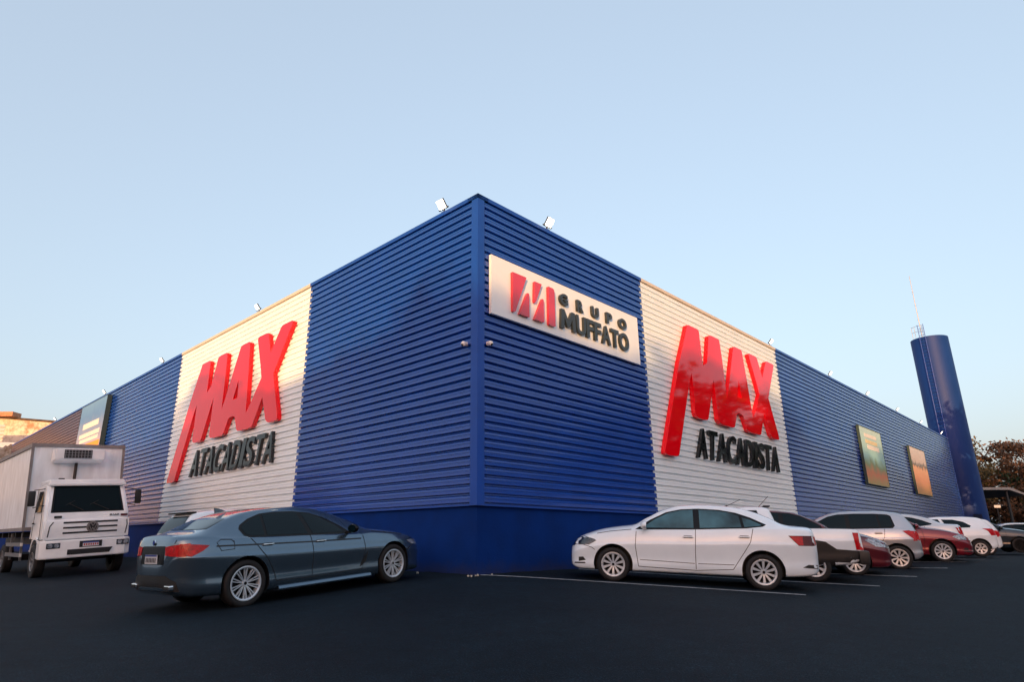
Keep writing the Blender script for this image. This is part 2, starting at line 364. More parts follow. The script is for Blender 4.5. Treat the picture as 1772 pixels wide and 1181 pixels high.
# ------------------------------------------------------------------ banners
def banner_mat(name, bands, seed):
    mt = bpy.data.materials.new(name); mt.use_nodes = True; n = mt.node_tree; b = n.nodes['Principled BSDF']
    tc = n.nodes.new('ShaderNodeTexCoord'); sx = n.nodes.new('ShaderNodeSeparateXYZ'); n.links.new(tc.outputs['Generated'], sx.inputs[0])
    no = n.nodes.new('ShaderNodeTexNoise'); no.inputs['Scale'].default_value = 5+seed; no.inputs['Detail'].default_value = 5
    n.links.new(tc.outputs['Generated'], no.inputs['Vector'])
    ad = n.nodes.new('ShaderNodeMath'); ad.operation = 'MULTIPLY_ADD'; ad.inputs[1].default_value = .30; n.links.new(no.outputs[0], ad.inputs[0]); n.links.new(sx.outputs[2], ad.inputs[2])
    sb = n.nodes.new('ShaderNodeMath'); sb.operation = 'SUBTRACT'; sb.inputs[1].default_value = .15; n.links.new(ad.outputs[0], sb.inputs[0])
    cr = n.nodes.new('ShaderNodeValToRGB'); n.links.new(sb.outputs[0], cr.inputs[0])
    while len(cr.color_ramp.elements) < len(bands): cr.color_ramp.elements.new(.5)
    for e, (p, c) in zip(cr.color_ramp.elements, bands): e.position = p; e.color = (*c, 1)
    n.links.new(cr.outputs[0], b.inputs['Base Color']); b.inputs['Roughness'].default_value = .45
    return mt
def banner(W, s0, s1, z0, z1, t, mt, label, strips, frame_mt):
    root = empty('banner', loc=(0, 0, 0), label=label, cat='banner', group='printed banners hung on the corrugated walls')
    bm = bmesh.new(); wallbox(bm, W, s0, s1, z0, z1, t-.03, t); obj('printed_face', bm, mt, root)
    bm = bmesh.new()
    e = .03
    wallbox(bm, W, s0-e, s0, z0-e, z1+e, .08, t+.01); wallbox(bm, W, s1, s1+e, z0-e, z1+e, .08, t+.01)
    wallbox(bm, W, s0, s1, z0-e, z0, .08, t+.01); wallbox(bm, W, s0, s1, z1, z1+e, .08, t+.01)
    obj('frame', bm, frame_mt, root)
    for a0, a1, b0, b1, mm in strips:
        bm = bmesh.new(); wallbox(bm, W, s0+(s1-s0)*a0, s0+(s1-s0)*a1, z0+(z1-z0)*b0, z0+(z1-z0)*b1, t+.001, t+.006); obj('caption_strip', bm, mm, root)
TEAL = (.30, .60, .60)
bA = banner_mat('banner_print_teal', [(0, (.45, .38, .12)), (.18, (.70, .22, .07)), (.34, (.20, .30, .12)), (.48, TEAL), (1, (.50, .72, .70))], 0)
bB = banner_mat('banner_print_orange', [(0, (.65, .35, .06)), (.3, (.60, .28, .14)), (.55, (.70, .40, .22)), (.62, (.10, .10, .08)), (.70, (.55, .48, .46)), (1, (.62, .60, .60))], 2)
bC = banner_mat('banner_print_blue', [(0, (.30, .28, .42)), (.42, (.45, .40, .55)), (.5, (.30, .35, .52)), (.8, (.10, .24, .52)), (1, (.14, .32, .58))], 1)
M_CAP1 = mat('caption_white', (.75, .76, .74), .6, noise=.15, nscale=14); M_CAP2 = mat('caption_yellow', (.72, .66, .42), .6, noise=.2, nscale=14)
M_CAP3 = mat('caption_orange', (.80, .36, .05), .6, noise=.2, nscale=9); M_FRM = mat('banner_frame', (.02, .05, .05), .5)
banner(WR, 27.43, 31.37, 3.38, 6.35, .20, bA, 'teal and orange printed banner on the right wall, nearer the corner', [(.2, .75, .83, .90, M_CAP1), (.2, .75, .72, .79, M_CAP2), (.25, .8, .62, .70, M_CAP1)], M_FRM)
banner(WR, 37.85, 41.9, 3.38, 6.33, .20, bB, 'orange printed banner on the right wall, nearest the water tower', [], M_FRM)
banner(WL, 28.1, 33.1, 4.1, 8.15, .30, bC, 'blue printed banner with orange strip above the truck', [(.18, .80, .64, .72, M_CAP1), (.10, .90, .52, .58, M_CAP1), (.12, .85, .45, .50, M_CAP1), (.03, .93, .31, .42, M_CAP3)], mat('banner_frame_grey', (.02, .04, .05), .5))

# ------------------------------------------------------------------ floodlights and security cameras
def floodlight(W, s, bright, label):
    base = W(s, HT, .02)
    root = empty('floodlight', loc=base, label=label, cat='floodlight', group='floodlights along the roof edge')
    P = lambda ds, z, t: W(s+ds, z+HT, t+.02)-base
    bm = bmesh.new(); wallbox(bm, P, -.05, .05, 0, .035, -.08, .06); cyl(bm, P(0, .03, -.02), P(0, .14, .02), .022, seg=8)
    wallbox(bm, P, -.17, .17, .12, .145, 0, .04)
    obj('bracket', bm, M_DARK, root)
    a = R(52)                                           # head pitched outward and down
    def H(ds, u, v):                                     # u along the head, v along its normal
        return P(ds, .13+u*math.sin(a)-v*math.cos(a), .02+u*math.cos(a)+v*math.sin(a))
    bm = bmesh.new()
    def hb(bm, s0, s1, u0, u1, v0, v1):
        vs = [bm.verts.new(H(x, y, z)) for x in (s0, s1) for y in (u0, u1) for z in (v0, v1)]
        for f in ((0, 1, 3, 2), (4, 6, 7, 5), (0, 4, 5, 1), (2, 3, 7, 6), (0, 2, 6, 4), (1, 5, 7, 3)): bm.faces.new([vs[i] for i in f])
    k_ = .8 if bright else .68
    hb(bm, -.15*k_, .15*k_, 0, .30*k_, -.03, .018); 
    for k in range(7): hb(bm, -.13*k_, .13*k_, (.03+k*.037)*k_, (.04+k*.037)*k_, -.038, -.031)
    obj('housing', bm, M_DARK, root)
    bm = bmesh.new(); hb(bm, -.135*k_, .135*k_, .015*k_, .285*k_, .0185, .030); obj('lens', bm, M_LED if bright else M_LED2, root)
for i, s in enumerate((1.19, 11.22, 20.81, 29.83, 41.2)):
    floodlight(WL, s, i == 0, ('bright lit floodlight on the left roof edge beside the corner', 'floodlight on the roof edge above the left MAX sign', 'floodlight on the left roof edge where the white panel ends', 'floodlight on the roof edge above the blue banner', 'farthest floodlight on the left roof edge before the old building')[i])
for i, s in enumerate((2.5, 17.08, 24.5, 30.79, 37.24, 43.61, 50.23)):
    floodlight(WR, s, i == 0, ('bright lit floodlight on the right roof edge above the white panel sign', 'floodlight on the right roof edge where the white panel ends', 'first floodlight past the white panel on the right roof edge', 'floodlight on the roof edge above the teal banner', 'floodlight on the roof edge above the orange banner', 'second to last floodlight before the water tower', 'last floodlight on the right roof edge, in front of the water tower')[i])
for W, s, lb in ((WL, .30, 'white dome camera left of the corner trim'), (WR, .26, 'white dome camera right of the corner trim')):
    base = W(s, 4.81, .06); root = empty('security_camera', loc=base, label=lb, cat='camera', group='dome cameras at the building corner')
    bm = bmesh.new(); cyl(bm, W(s, 4.81, .055)-base, W(s, 4.81, .12)-base, .055, .05, seg=20)
    obj('housing', bm, M_DOME, root, smooth=True, angle=40)
    bm = bmesh.new(); bmesh.ops.create_uvsphere(bm, u_segments=20, v_segments=12, radius=.062, matrix=Matrix.Translation(W(s, 4.80, .14)-base)); obj('dome', bm, M_DOME, root, smooth=True)
    bm = bmesh.new(); bmesh.ops.create_uvsphere(bm, u_segments=14, v_segments=8, radius=.03, matrix=Matrix.Translation(W(s, 4.775, .178)-base)); obj('camera_lens', bm, M_BLKG, root, smooth=True)

# ------------------------------------------------------------------ water tower
tw = empty('water_tower', loc=(40.0, 40.57, 0), label='tall blue cylindrical water tower at the end of the right wall', cat='water tower')
bm = bmesh.new(); TR = 1.42; TH = 18.0
prof = [(TR, -.3), (TR, 17.9), (TR-.06, TH)]
seg = 72; rings = []
for k in range(0, 13):
    z = -.3+k*(TH+.2)/12; rings.append([bm.verts.new((TR*math.cos(2*math.pi*i/seg), TR*math.sin(2*math.pi*i/seg), z)) for i in range(seg)])
for a, c in zip(rings[:-1], rings[1:]):
    for i in range(seg): bm.faces.new((a[i], a[(i+1) % seg], c[(i+1) % seg], c[i]))
top = bm.verts.new((0, 0, TH+.12))
for i in range(seg): bm.faces.new((rings[-1][i], rings[-1][(i+1) % seg], top))
obj('tank', bm, mat('blue_tower_paint', (0.003, 0.035, 0.19), .55, spec=.3, noise=.14, nscale=.6, bump=.12, bscale=.6, stretch=(1, 1, .35)), tw, smooth=True, angle=50)
bm = bmesh.new(); an = R(218)
rd = Vector((math.cos(an), math.sin(an), 0)); tg = Vector((-rd.y, rd.x, 0))
for sgn in (-1, 1): cyl(bm, rd*(TR+.18)+tg*.22*sgn+Zd*2.5, rd*(TR+.18)+tg*.22*sgn+Zd*(TH+1.0), .025, seg=6)
z = 2.7
while z < TH+.9: cyl(bm, rd*(TR+.18)-tg*.22+Zd*z, rd*(TR+.18)+tg*.22+Zd*z, .016, seg=5); z += .3
obj('ladder', bm, M_TRIM, tw)
bm = bmesh.new()
for k in range(4):
    a = an-R(40)+R(14)*k; p = Vector((math.cos(a), math.sin(a), 0))*(TR-.05); cyl(bm, p+Zd*TH, p+Zd*(TH+1.0), .018, seg=5)
    if k: 
        for h in (.5, 1.0): cyl(bm, q0+Zd*(TH+h), p+Zd*(TH+h), .016, seg=5)
    q0 = p
obj('railing', bm, M_METAL, tw)
bm = bmesh.new(); mp = Vector((-.92, -.5, 0)); cyl(bm, mp+Zd*TH, mp+Zd*(TH+5.9), .035, .02, seg=6)
for h in (1.6, 3.0, 4.3): cyl(bm, mp+Zd*(TH+h)+Vector((-.12, 0, 0)), mp+Zd*(TH+h)+Vector((.12, 0, 0)), .01, seg=5)
obj('mast', bm, M_METAL, tw)
bm = bmesh.new(); a = R(262); p = Vector((math.cos(a), math.sin(a), 0)); t_ = Vector((-p.y, p.x, 0))
vs = [p*(TR+.005)+t_*sx+Zd*zz for sx, zz in ((-.32, .2), (.32, .2), (.32, 2.6), (-.32, 2.6))]
bm.faces.new([bm.verts.new(v) for v in vs]); 
bmesh.ops.solidify(bm, geom=bm.faces[:], thickness=.05)
obj('door', bm, mat('dark_blue_door', (.006, .02, .09), .5), tw)

# ------------------------------------------------------------------ cars
def pchip(pts):
    pts = sorted(pts); X = [p[0] for p in pts]; Y = [p[1] for p in pts]; N = len(X)
    h = [X[i+1]-X[i] for i in range(N-1)]; d = [(Y[i+1]-Y[i])/h[i] for i in range(N-1)]
    mm = [0]*N; mm[0] = d[0]; mm[-1] = d[-1]
    for i in range(1, N-1):
        if d[i-1]*d[i] > 0:
            w1 = 2*h[i]+h[i-1]; w2 = h[i]+2*h[i-1]; mm[i] = (w1+w2)/(w1/d[i-1]+w2/d[i])
    def f(x):
        if x <= X[0]: return Y[0]
        if x >= X[-1]: return Y[-1]
        i = 0
        while X[i+1] < x: i += 1
        t = (x-X[i])/h[i]
        return (2*t**3-3*t*t+1)*Y[i]+(t**3-2*t*t+t)*h[i]*mm[i]+(-2*t**3+3*t*t)*Y[i+1]+(t**3-t*t)*h[i]*mm[i+1]
    return f
def smooth01(a, c, x):
    t = min(1, max(0, (x-a)/(c-a))); return t*t*(3-2*t)
def crom(P, sub=4):
    o = []
    for i in range(len(P)-1):
        p0 = P[max(i-1, 0)]; p1 = P[i]; p2 = P[i+1]; p3 = P[min(i+2, len(P)-1)]
        for k in range(sub):
            t = k/sub
            o.append(tuple(.5*((2*p1[j])+(-p0[j]+p2[j])*t+(2*p0[j]-5*p1[j]+4*p2[j]-p3[j])*t*t+(-p0[j]+3*p1[j]-3*p2[j]+p3[j])*t**3) for j in (0, 1)))
    o.append(P[-1]); return o
def section(sp, x):
    zb, zs, zt, wd, r = sp['bot'](x), sp['belt'](x), sp['top'](x), sp['pw'](x), sp['rw'](x)
    for xa in (0, -sp['wb']): wd *= 1+.012*math.exp(-((x-xa)/.42)**2)
    zs = max(zs, zb+.05); zt = max(zt, zs+.01); h = zt-zs; H = zs-zb; r = min(r, wd*.9)
    lo = [(0, zb), (.75*wd, zb), (.925*wd, zb+.015), (.968*wd, zb+.09*H), (.984*wd, zb+.20*H), (.976*wd, zb+.33*H), (.990*wd, zb+.52*H), (1.0*wd, zb+.68*H), (.986*wd, zb+.735*H), (.965*wd, zb+.87*H), (.925*wd, zs)]
    q = .925*wd
    g = [(q+(r-q)*.10, zs+.08*h), (q+(r-q)*.52, zs+.48*h), (r, zs+.86*h), (r*.86, zs+.955*h), (r*.5, zs+.99*h), (0, zt)]
    hd = [(.90*wd, zs+.28*h), (.84*wd, zs+.52*h), (.74*wd, zs+.72*h), (.6*wd, zs+.86*h), (.32*wd, zs+.97*h), (0, zt)]
    f = smooth01(.07, .24, h)
    up = [(a[0]*(1-f)+c[0]*f, a[1]*(1-f)+c[1]*f) for a, c in zip(hd, g)]
    return crom(lo+up, 3)
def shell(sp):
    x1, x0 = sp['xf'], sp['xr']; xs_ = []
    nst = int((x1-x0)/.055)
    for i in range(nst+1):
        t = i/nst; t = t-.5; t = .5+.5*math.copysign(abs(2*t)**.82, t)   # denser near both ends
        xs_.append(x0+(x1-x0)*t)
    bm = bmesh.new(); cols = []
    for x in xs_:
        hs = section(sp, x)
        ring = [(y, z) for y, z in hs]+[(-y, z) for y, z in hs[-2:0:-1]]
        cols.append([bm.verts.new((x, y, z)) for y, z in ring])
    for a, c in zip(cols[:-1], cols[1:]):
        n_ = len(a)
        for i in range(n_): bm.faces.new((a[i], a[(i+1) % n_], c[(i+1) % n_], c[i]))
    for ring in (cols[0], cols[-1]):
        hs = len(section(sp, 0)); n_ = len(ring)
        # bridge the two halves so that end caps are strips, not one big ngon
        for i in range(1, hs-2):
            bm.faces.new((ring[i], ring[i+1], ring[n_-i-1], ring[n_-i]))
        bm.faces.new((ring[0], ring[1], ring[n_-1])); bm.faces.new((ring[hs-2], ring[hs-1], ring[n_-hs+2]))
    bmesh.ops.recalc_face_normals(bm, faces=bm.faces)
    if bm.calc_volume(signed=True) < 0: bmesh.ops.reverse_faces(bm, faces=bm.faces)
    return bm
def cut_arches(bm, sp):
    me = bpy.data.meshes.new('b'); bm.to_mesh(me); me.materials.append(M_SEAM); me.materials.append(M_BLKP)
    o = bpy.data.objects.new('b', me); C.objects.link(o)
    cb = bmesh.new(); ra = sp['ra']
    for xa in (0, -sp['wb']):
        for sg in (-1, 1):
            rr = bmesh.ops.create_cone(cb, cap_ends=True, segments=48, radius1=ra, radius2=ra, depth=.75,
                                  matrix=Matrix.Translation((xa, sg*(sp['w']*.5-.34+.375+.06), sp['r']+.01)) @ Matrix.Rotation(math.pi/2, 4, 'X'))
    for f in cb.faces: f.material_index = 1
    cm = bpy.data.meshes.new('c'); cb.to_mesh(cm); cb.free(); cm.materials.append(M_SEAM); cm.materials.append(M_BLKP)
    co = bpy.data.objects.new('c', cm); C.objects.link(co)
    md = o.modifiers.new('b', 'BOOLEAN'); md.operation = 'DIFFERENCE'; md.object = co; md.solver = 'EXACT'; md.use_self = True; md.use_hole_tolerant = True
    bpy.context.view_layer.update(); dg = bpy.context.evaluated_depsgraph_get()
    res = bpy.data.meshes.new_from_object(o.evaluated_get(dg))
    bpy.data.objects.remove(o); bpy.data.objects.remove(co)
    b2 = bmesh.new(); b2.from_mesh(res)
    return b2
def densify(poly, st=.05):
    o = []
    for i in range(len(poly)):
        a = Vector(poly[i]); c = Vector(poly[(i+1) % len(poly)]); k = max(1, int((c-a).length/st))
        o += [a.lerp(c, j/k) for j in range(k)]
    return o
def hits(bvh, pb, o, d, mode):
    r_ = []
    for v in pb.verts:
        h = bvh.ray_cast(Vector((o.x, v.co.x, v.co.y)), d)[0]
        if h is not None: r_.append(h)
    return r_
def patch(bm, bvh, poly, mode, off, mi=0, cell=.07, thick=0.0):
    """project a 2D outline onto the body along one axis and lay it just proud of the surface"""
    pb = bmesh.new(); f = pb.faces.new([pb.verts.new((p.x, p.y, 0)) for p in densify(poly)])
    xs_ = [v.co.x for v in pb.verts]; ys_ = [v.co.y for v in pb.verts]
    for ax, lo, hi in ((0, min(xs_), max(xs_)), (1, min(ys_), max(ys_))):
        k = lo+cell
        while k < hi:
            co = (k, 0, 0) if ax == 0 else (0, k, 0); no = (1, 0, 0) if ax == 0 else (0, 1, 0)
            bmesh.ops.bisect_plane(pb, geom=pb.verts[:]+pb.edges[:]+pb.faces[:], plane_co=co, plane_no=no); k += cell
    mp = {}; near = None
    for v in pb.verts:
        a, c = v.co.x, v.co.y
        if mode == 'L': o, d = Vector((a, 3, c)), Vector((0, -1, 0))
        elif mode == 'R': o, d = Vector((a, -3, c)), Vector((0, 1, 0))
        elif mode == 'F': o, d = Vector((4, a, c)), Vector((-1, 0, 0))
        elif mode == 'B': o, d = Vector((-9, a, c)), Vector((1, 0, 0))
        else: o, d = Vector((a, c, 4)), Vector((0, 0, -1))
        h, nn, i, dist = bvh.ray_cast(o, d)
        if h is None: mp[v] = None; continue
        if mode in 'FB':
            if near is None: near = min((q.x if mode == 'B' else -q.x) for q in hits(bvh, pb, o, d, mode))
            if (h.x if mode == 'B' else -h.x) > near+.45: mp[v] = None; continue
        if nn.dot(d) > 0: nn = -nn
        mp[v] = bm.verts.new(h+(nn*.6-d*.4).normalized()*off)
    for f in pb.faces:
        vs = [mp[v] for v in f.verts]
        if any(v is None for v in vs): continue
        try: nf = bm.faces.new(vs)
        except ValueError: continue
        nf.material_index = mi; nf.smooth = True
        nf.normal_update()
        d = {'L': Vector((0, 1, 0)), 'R': Vector((0, -1, 0)), 'F': Vector((1, 0, 0)), 'B': Vector((-1, 0, 0)), 'T': Vector((0, 0, 1))}[mode]
        if nf.normal.dot(d) < 0: nf.normal_flip()
    pb.free()
def line_poly(pts, wd):
    L, Rr = [], []
    for i, p in enumerate(pts):
        a = Vector(pts[max(i-1, 0)]); c = Vector(pts[min(i+1, len(pts)-1)]); d = (c-a).normalized(); nn = Vector((-d.y, d.x))*wd/2
        L.append(Vector(p)+nn); Rr.append(Vector(p)-nn)
    return [tuple(v) for v in L]+[tuple(v) for v in Rr[::-1]]
def grow(poly, e):
    a = sum(poly[i][0]*poly[(i+1) % len(poly)][1]-poly[(i+1) % len(poly)][0]*poly[i][1] for i in range(len(poly)))
    s = 1 if a > 0 else -1; o = []
    for i in range(len(poly)):
        p0, p1, p2 = Vector(poly[i-1]), Vector(poly[i]), Vector(poly[(i+1) % len(poly)])
        d1 = (p1-p0).normalized(); d2 = (p2-p1).normalized(); n1 = Vector((d1.y, -d1.x))*s; n2 = Vector((d2.y, -d2.x))*s
        nn = (n1+n2); nn = nn.normalized() if nn.length > .01 else n1
        o.append(tuple(p1+nn*e/max(.5, nn.dot(n1))))
    return o

def make_wheel(parent, x, y, r, wd, rim_r, style, sg):
    """one wheel: tyre with a rim sub-part"""
    prof = [(rim_r*.97, -wd*.40), (rim_r+.012, -wd*.46), (r-.045, -wd*.5), (r-.012, -wd*.44), (r, -wd*.30), (r, wd*.30), (r-.012, wd*.44), (r-.045, wd*.5), (rim_r+.012, wd*.46), (rim_r*.97, wd*.40)]
    def lathe(bm, prof, seg=48, mi=0):
        rg = [[bm.verts.new((p*math.cos(2*math.pi*i/seg), q, p*math.sin(2*math.pi*i/seg))) for i in range(seg)] for p, q in prof]
        for a, c in zip(rg[:-1], rg[1:]):
            for i in range(seg): f = bm.faces.new((a[i], a[(i+1) % seg], c[(i+1) % seg], c[i])); f.material_index = mi
        return rg
    bm = bmesh.new(); lathe(bm, prof); bmesh.ops.recalc_face_normals(bm, faces=bm.faces)
    ty = obj('wheel', bm, M_RUB, parent, smooth=True, angle=50); ty.location = (x, y, r)
    bm = bmesh.new(); o = sg*wd*.5                      # outer face
    lathe(bm, [(rim_r, o*.96), (rim_r-.012, o*.98), (rim_r-.03, o*.90), (rim_r-.034, o*.2), (rim_r-.06, -o*.3)], mi=0)
    # spokes
    n_, paired, frac = style['n'], style.get('pair', False), style.get('w', .5)
    ro = rim_r-.028; ri = style.get('hub', .06)
    for k in range(n_):
        for dd in ((-.20, .20) if paired else (0,)):
            a = 2*math.pi*(k+.5)/n_+dd*(5/n_)
            wi = style.get('wi', .018); wo = style.get('wo', .03)
            ca, sa = math.cos(a), math.sin(a); tx, tz = -sa, ca
            q_ = []
            for rr_, ww, yo in ((ri*.6, wi, o*.66), ((ri+ro)/2, (wi+wo)/2, o*.80), (ro, wo, o*.84)):
                for yy in (yo, yo-sg*.03):
                    q_.append([bm.verts.new((ca*rr_+tx*s_*ww, yy, sa*rr_+tz*s_*ww)) for s_ in (-1, 1)])
            for j in (0, 2):
                A_, B_ = q_[j], q_[j+2]; A2, B2 = q_[j+1], q_[j+3]
                for f in ((A_[0], A_[1], B_[1], B_[0]), (A_[0], B_[0], B2[0], A2[0]), (A_[1], A2[1], B2[1], B_[1])):
                    bm.faces.new(f)
    cyl(bm, (0, o*.5, 0), (0, o*.80, 0), ri*.95, ri*.8, seg=20)
    cyl(bm, (0, o*.80, 0), (0, o*.83, 0), ri*.5, ri*.45, seg=16, mi=1)
    cyl(bm, (0, -o*.2, 0), (0, o*.30, 0), rim_r*.80, seg=32, mi=1)
    bmesh.ops.recalc_face_normals(bm, faces=bm.faces)
    obj('rim', bm, [style['mat'], M_DISC], ty, smooth=True, angle=35)
    return ty
def mirror_part(parent, x, y, z, sg, mt, sc=1.0):
    bm = bmesh.new()
    bmesh.ops.create_uvsphere(bm, u_segments=18, v_segments=10, radius=1, matrix=Matrix.Translation((x, sg*(y+.14*sc), z+.075*sc)) @ Matrix.Diagonal((.075*sc, .125*sc, .075*sc, 1)))
    for f in bm.faces: f.material_index = 0
    box(bm, (x, sg*(y+.01), z+.02), (.05, .10, .035), 1)
    bmesh.ops.bisect_plane(bm, geom=bm.verts[:]+bm.edges[:]+bm.faces[:], plane_co=(x-.035*sc, 0, 0), plane_no=(-1, 0, 0), clear_outer=True)
    ed = [e for e in bm.edges if e.is_boundary]
    try:
        rr = bmesh.ops.holes_fill(bm, edges=ed)
        for f in rr['faces']: f.material_index = 2
    except Exception: pass
    obj('mirror', bm, [mt, M_BLKP, M_GLASS], parent, smooth=True, angle=40)
def prep(sp):
    sp = dict(sp)
    for k in ('top', 'belt', 'bot', 'pw', 'rw'): sp[k] = pchip(sp[k])
    return sp
def car_at(x, y, h, kx, ky, z=None):
    n_ = Vector((-kx, -ky, 1)).normalized(); f = Vector((math.cos(h), math.sin(h), 0)); f.z = kx*f.x+ky*f.y; f.normalize(); l = n_.cross(f)
    mm = Matrix((f, l, n_)).transposed().to_4x4(); mm.translation = Vector((x, y, gz(x, y) if z is None else z)); return mm
def tri_mirror(poly): return [(a, c) for a, c in poly]
def make_car(name, spec, body_mt, mw, label, cat='car', group='cars parked around the store', glass=None, plate=None):
    sp = prep(spec); root = empty(name, mw=mw, label=label, cat=cat, group=group)
    glass = glass or M_GLASS
    bm = shell(sp); bvh = BVHTree.FromBMesh(bm)
    b2 = cut_arches(bm, sp); bm.free()
    for f in b2.faces: f.smooth = True
    # lower trim / sill colour by height
    for s in ('L', 'R'):
        for ln in sp.get('seams', []): patch(b2, bvh, line_poly(ln, .010), s, .004, 2, cell=.05)
        for ln in sp.get('trims', []): patch(b2, bvh, line_poly(ln[0], ln[1]), s, .004, 1, cell=.05)
        for pl in sp.get('black_side', []): patch(b2, bvh, pl, s, .003, 1)
    for ln in sp.get('rear_seams', []): patch(b2, bvh, line_poly(ln, .010), 'B', .004, 2, cell=.05)
    body = obj('body', b2, [body_mt, M_BLKP, M_SEAM], root)
    body.data.set_sharp_from_angle(angle=R(42))
    # arch lips
    for s in ('L', 'R'):
        sg = 1 if s == 'L' else -1
        # windows
        if sp.get('frame'):
            bm = bmesh.new(); patch(bm, bvh, sp['frame'], s, .003); obj('window_surround', bm, M_BLKG, root)
        for wp in sp['windows']:
            bm = bmesh.new(); patch(bm, bvh, wp, s, .0065); obj('window', bm, glass, root)
        for hp in sp.get('handles', []):
            bm = bmesh.new(); h, nn, i, d = bvh.ray_cast(Vector((hp[0], 3*sg, hp[1])), Vector((0, -sg, 0)))
            if h is None: continue
            box(bm, (hp[0], h.y+sg*.022, hp[1]), (.19, .022, .026), 0, bev=.008); box(bm, (hp[0], h.y+sg*.003, hp[1]), (.15, .012, .045), 1)
            obj('door_handle', bm, [sp.get('handle_mat', body_mt), M_SEAM], root, smooth=True, angle=50)
        bm = bmesh.new()
        for pl in sp.get('head_side', []): patch(bm, bvh, pl, s, .006)
        for pl in sp.get('head_front', []): patch(bm, bvh, [(sg*a, c) for a, c in pl], 'F', .006)
        if bm.faces: obj('headlight', bm, sp.get('head_mat', M_HEAD), root)
        else: bm.free()
        bm = bmesh.new()
        for pl in sp.get('tail_side', []): patch(bm, bvh, pl, s, .007, 0)
        for pl in sp.get('tail_side_dark', []): patch(bm, bvh, pl, s, .006, 1)
        for pl in sp.get('tail_rear', []): patch(bm, bvh, [(sg*a, c) for a, c in pl], 'B', .007, 0)
        for pl in sp.get('tail_rear_dark', []): patch(bm, bvh, [(sg*a, c) for a, c in pl], 'B', .006, 1)
        if bm.faces: obj('taillight', bm, [M_TAIL, M_TAILD], root)
        else: bm.free()
        mirror_part(root, *sp['mirror'], sg, sp.get('mirror_mat', body_mt))
    if sp.get('screen'):
        bm = bmesh.new(); patch(bm, bvh, sp['screen'], 'F', .006); obj('windscreen', bm, glass, root)
    if sp.get('rear_glass'):
        bm = bmesh.new(); patch(bm, bvh, sp['rear_glass'], 'B', .006); obj('rear_window', bm, glass, root)
    for nm, pl, md, mt in sp.get('panels', []):
        bm = bmesh.new(); patch(bm, bvh, pl, md, .004); obj(nm, bm, mt, root)
    for xa in (0, -sp['wb']):
        for sg in (-1, 1): make_wheel(root, xa, sg*(sp['w']/2-.015-sp['tw']/2), sp['r'], sp['tw'], sp['rim'], sp['style'], sg)
    if plate:
        px, pz, pw_ = plate
        h, nn, i, d = bvh.ray_cast(Vector((-9, 0.0, pz)) if px == 'B' else Vector((4, 0, pz)), Vector((1, 0, 0)) if px == 'B' else Vector((-1, 0, 0)))
        if h:
            sgn = -1 if px == 'B' else 1
            bm = bmesh.new(); box(bm, (h.x+sgn*.015, 0, pz), (.012, .40, .13), 0, bev=.004); pl_ = obj('number_plate', bm, M_PLATE, root)
            bm = bmesh.new()
            for q in range(7): box(bm, (h.x+sgn*.0225, -.15+q*.05, pz-.012), (.003, .030, .065))
            obj('plate_characters', bm, M_PLATET, pl_)
            bm = bmesh.new(); box(bm, (h.x+sgn*.0225, 0, pz+.053), (.003, .39, .022)); obj('plate_band', bm, M_PLATEB, pl_)
    # underside shadow pan
    return root, bvh, sp

def spoke(n, mt=None, **k):
    d = dict(n=n, mat=mt or M_RIM); d.update(k); return d

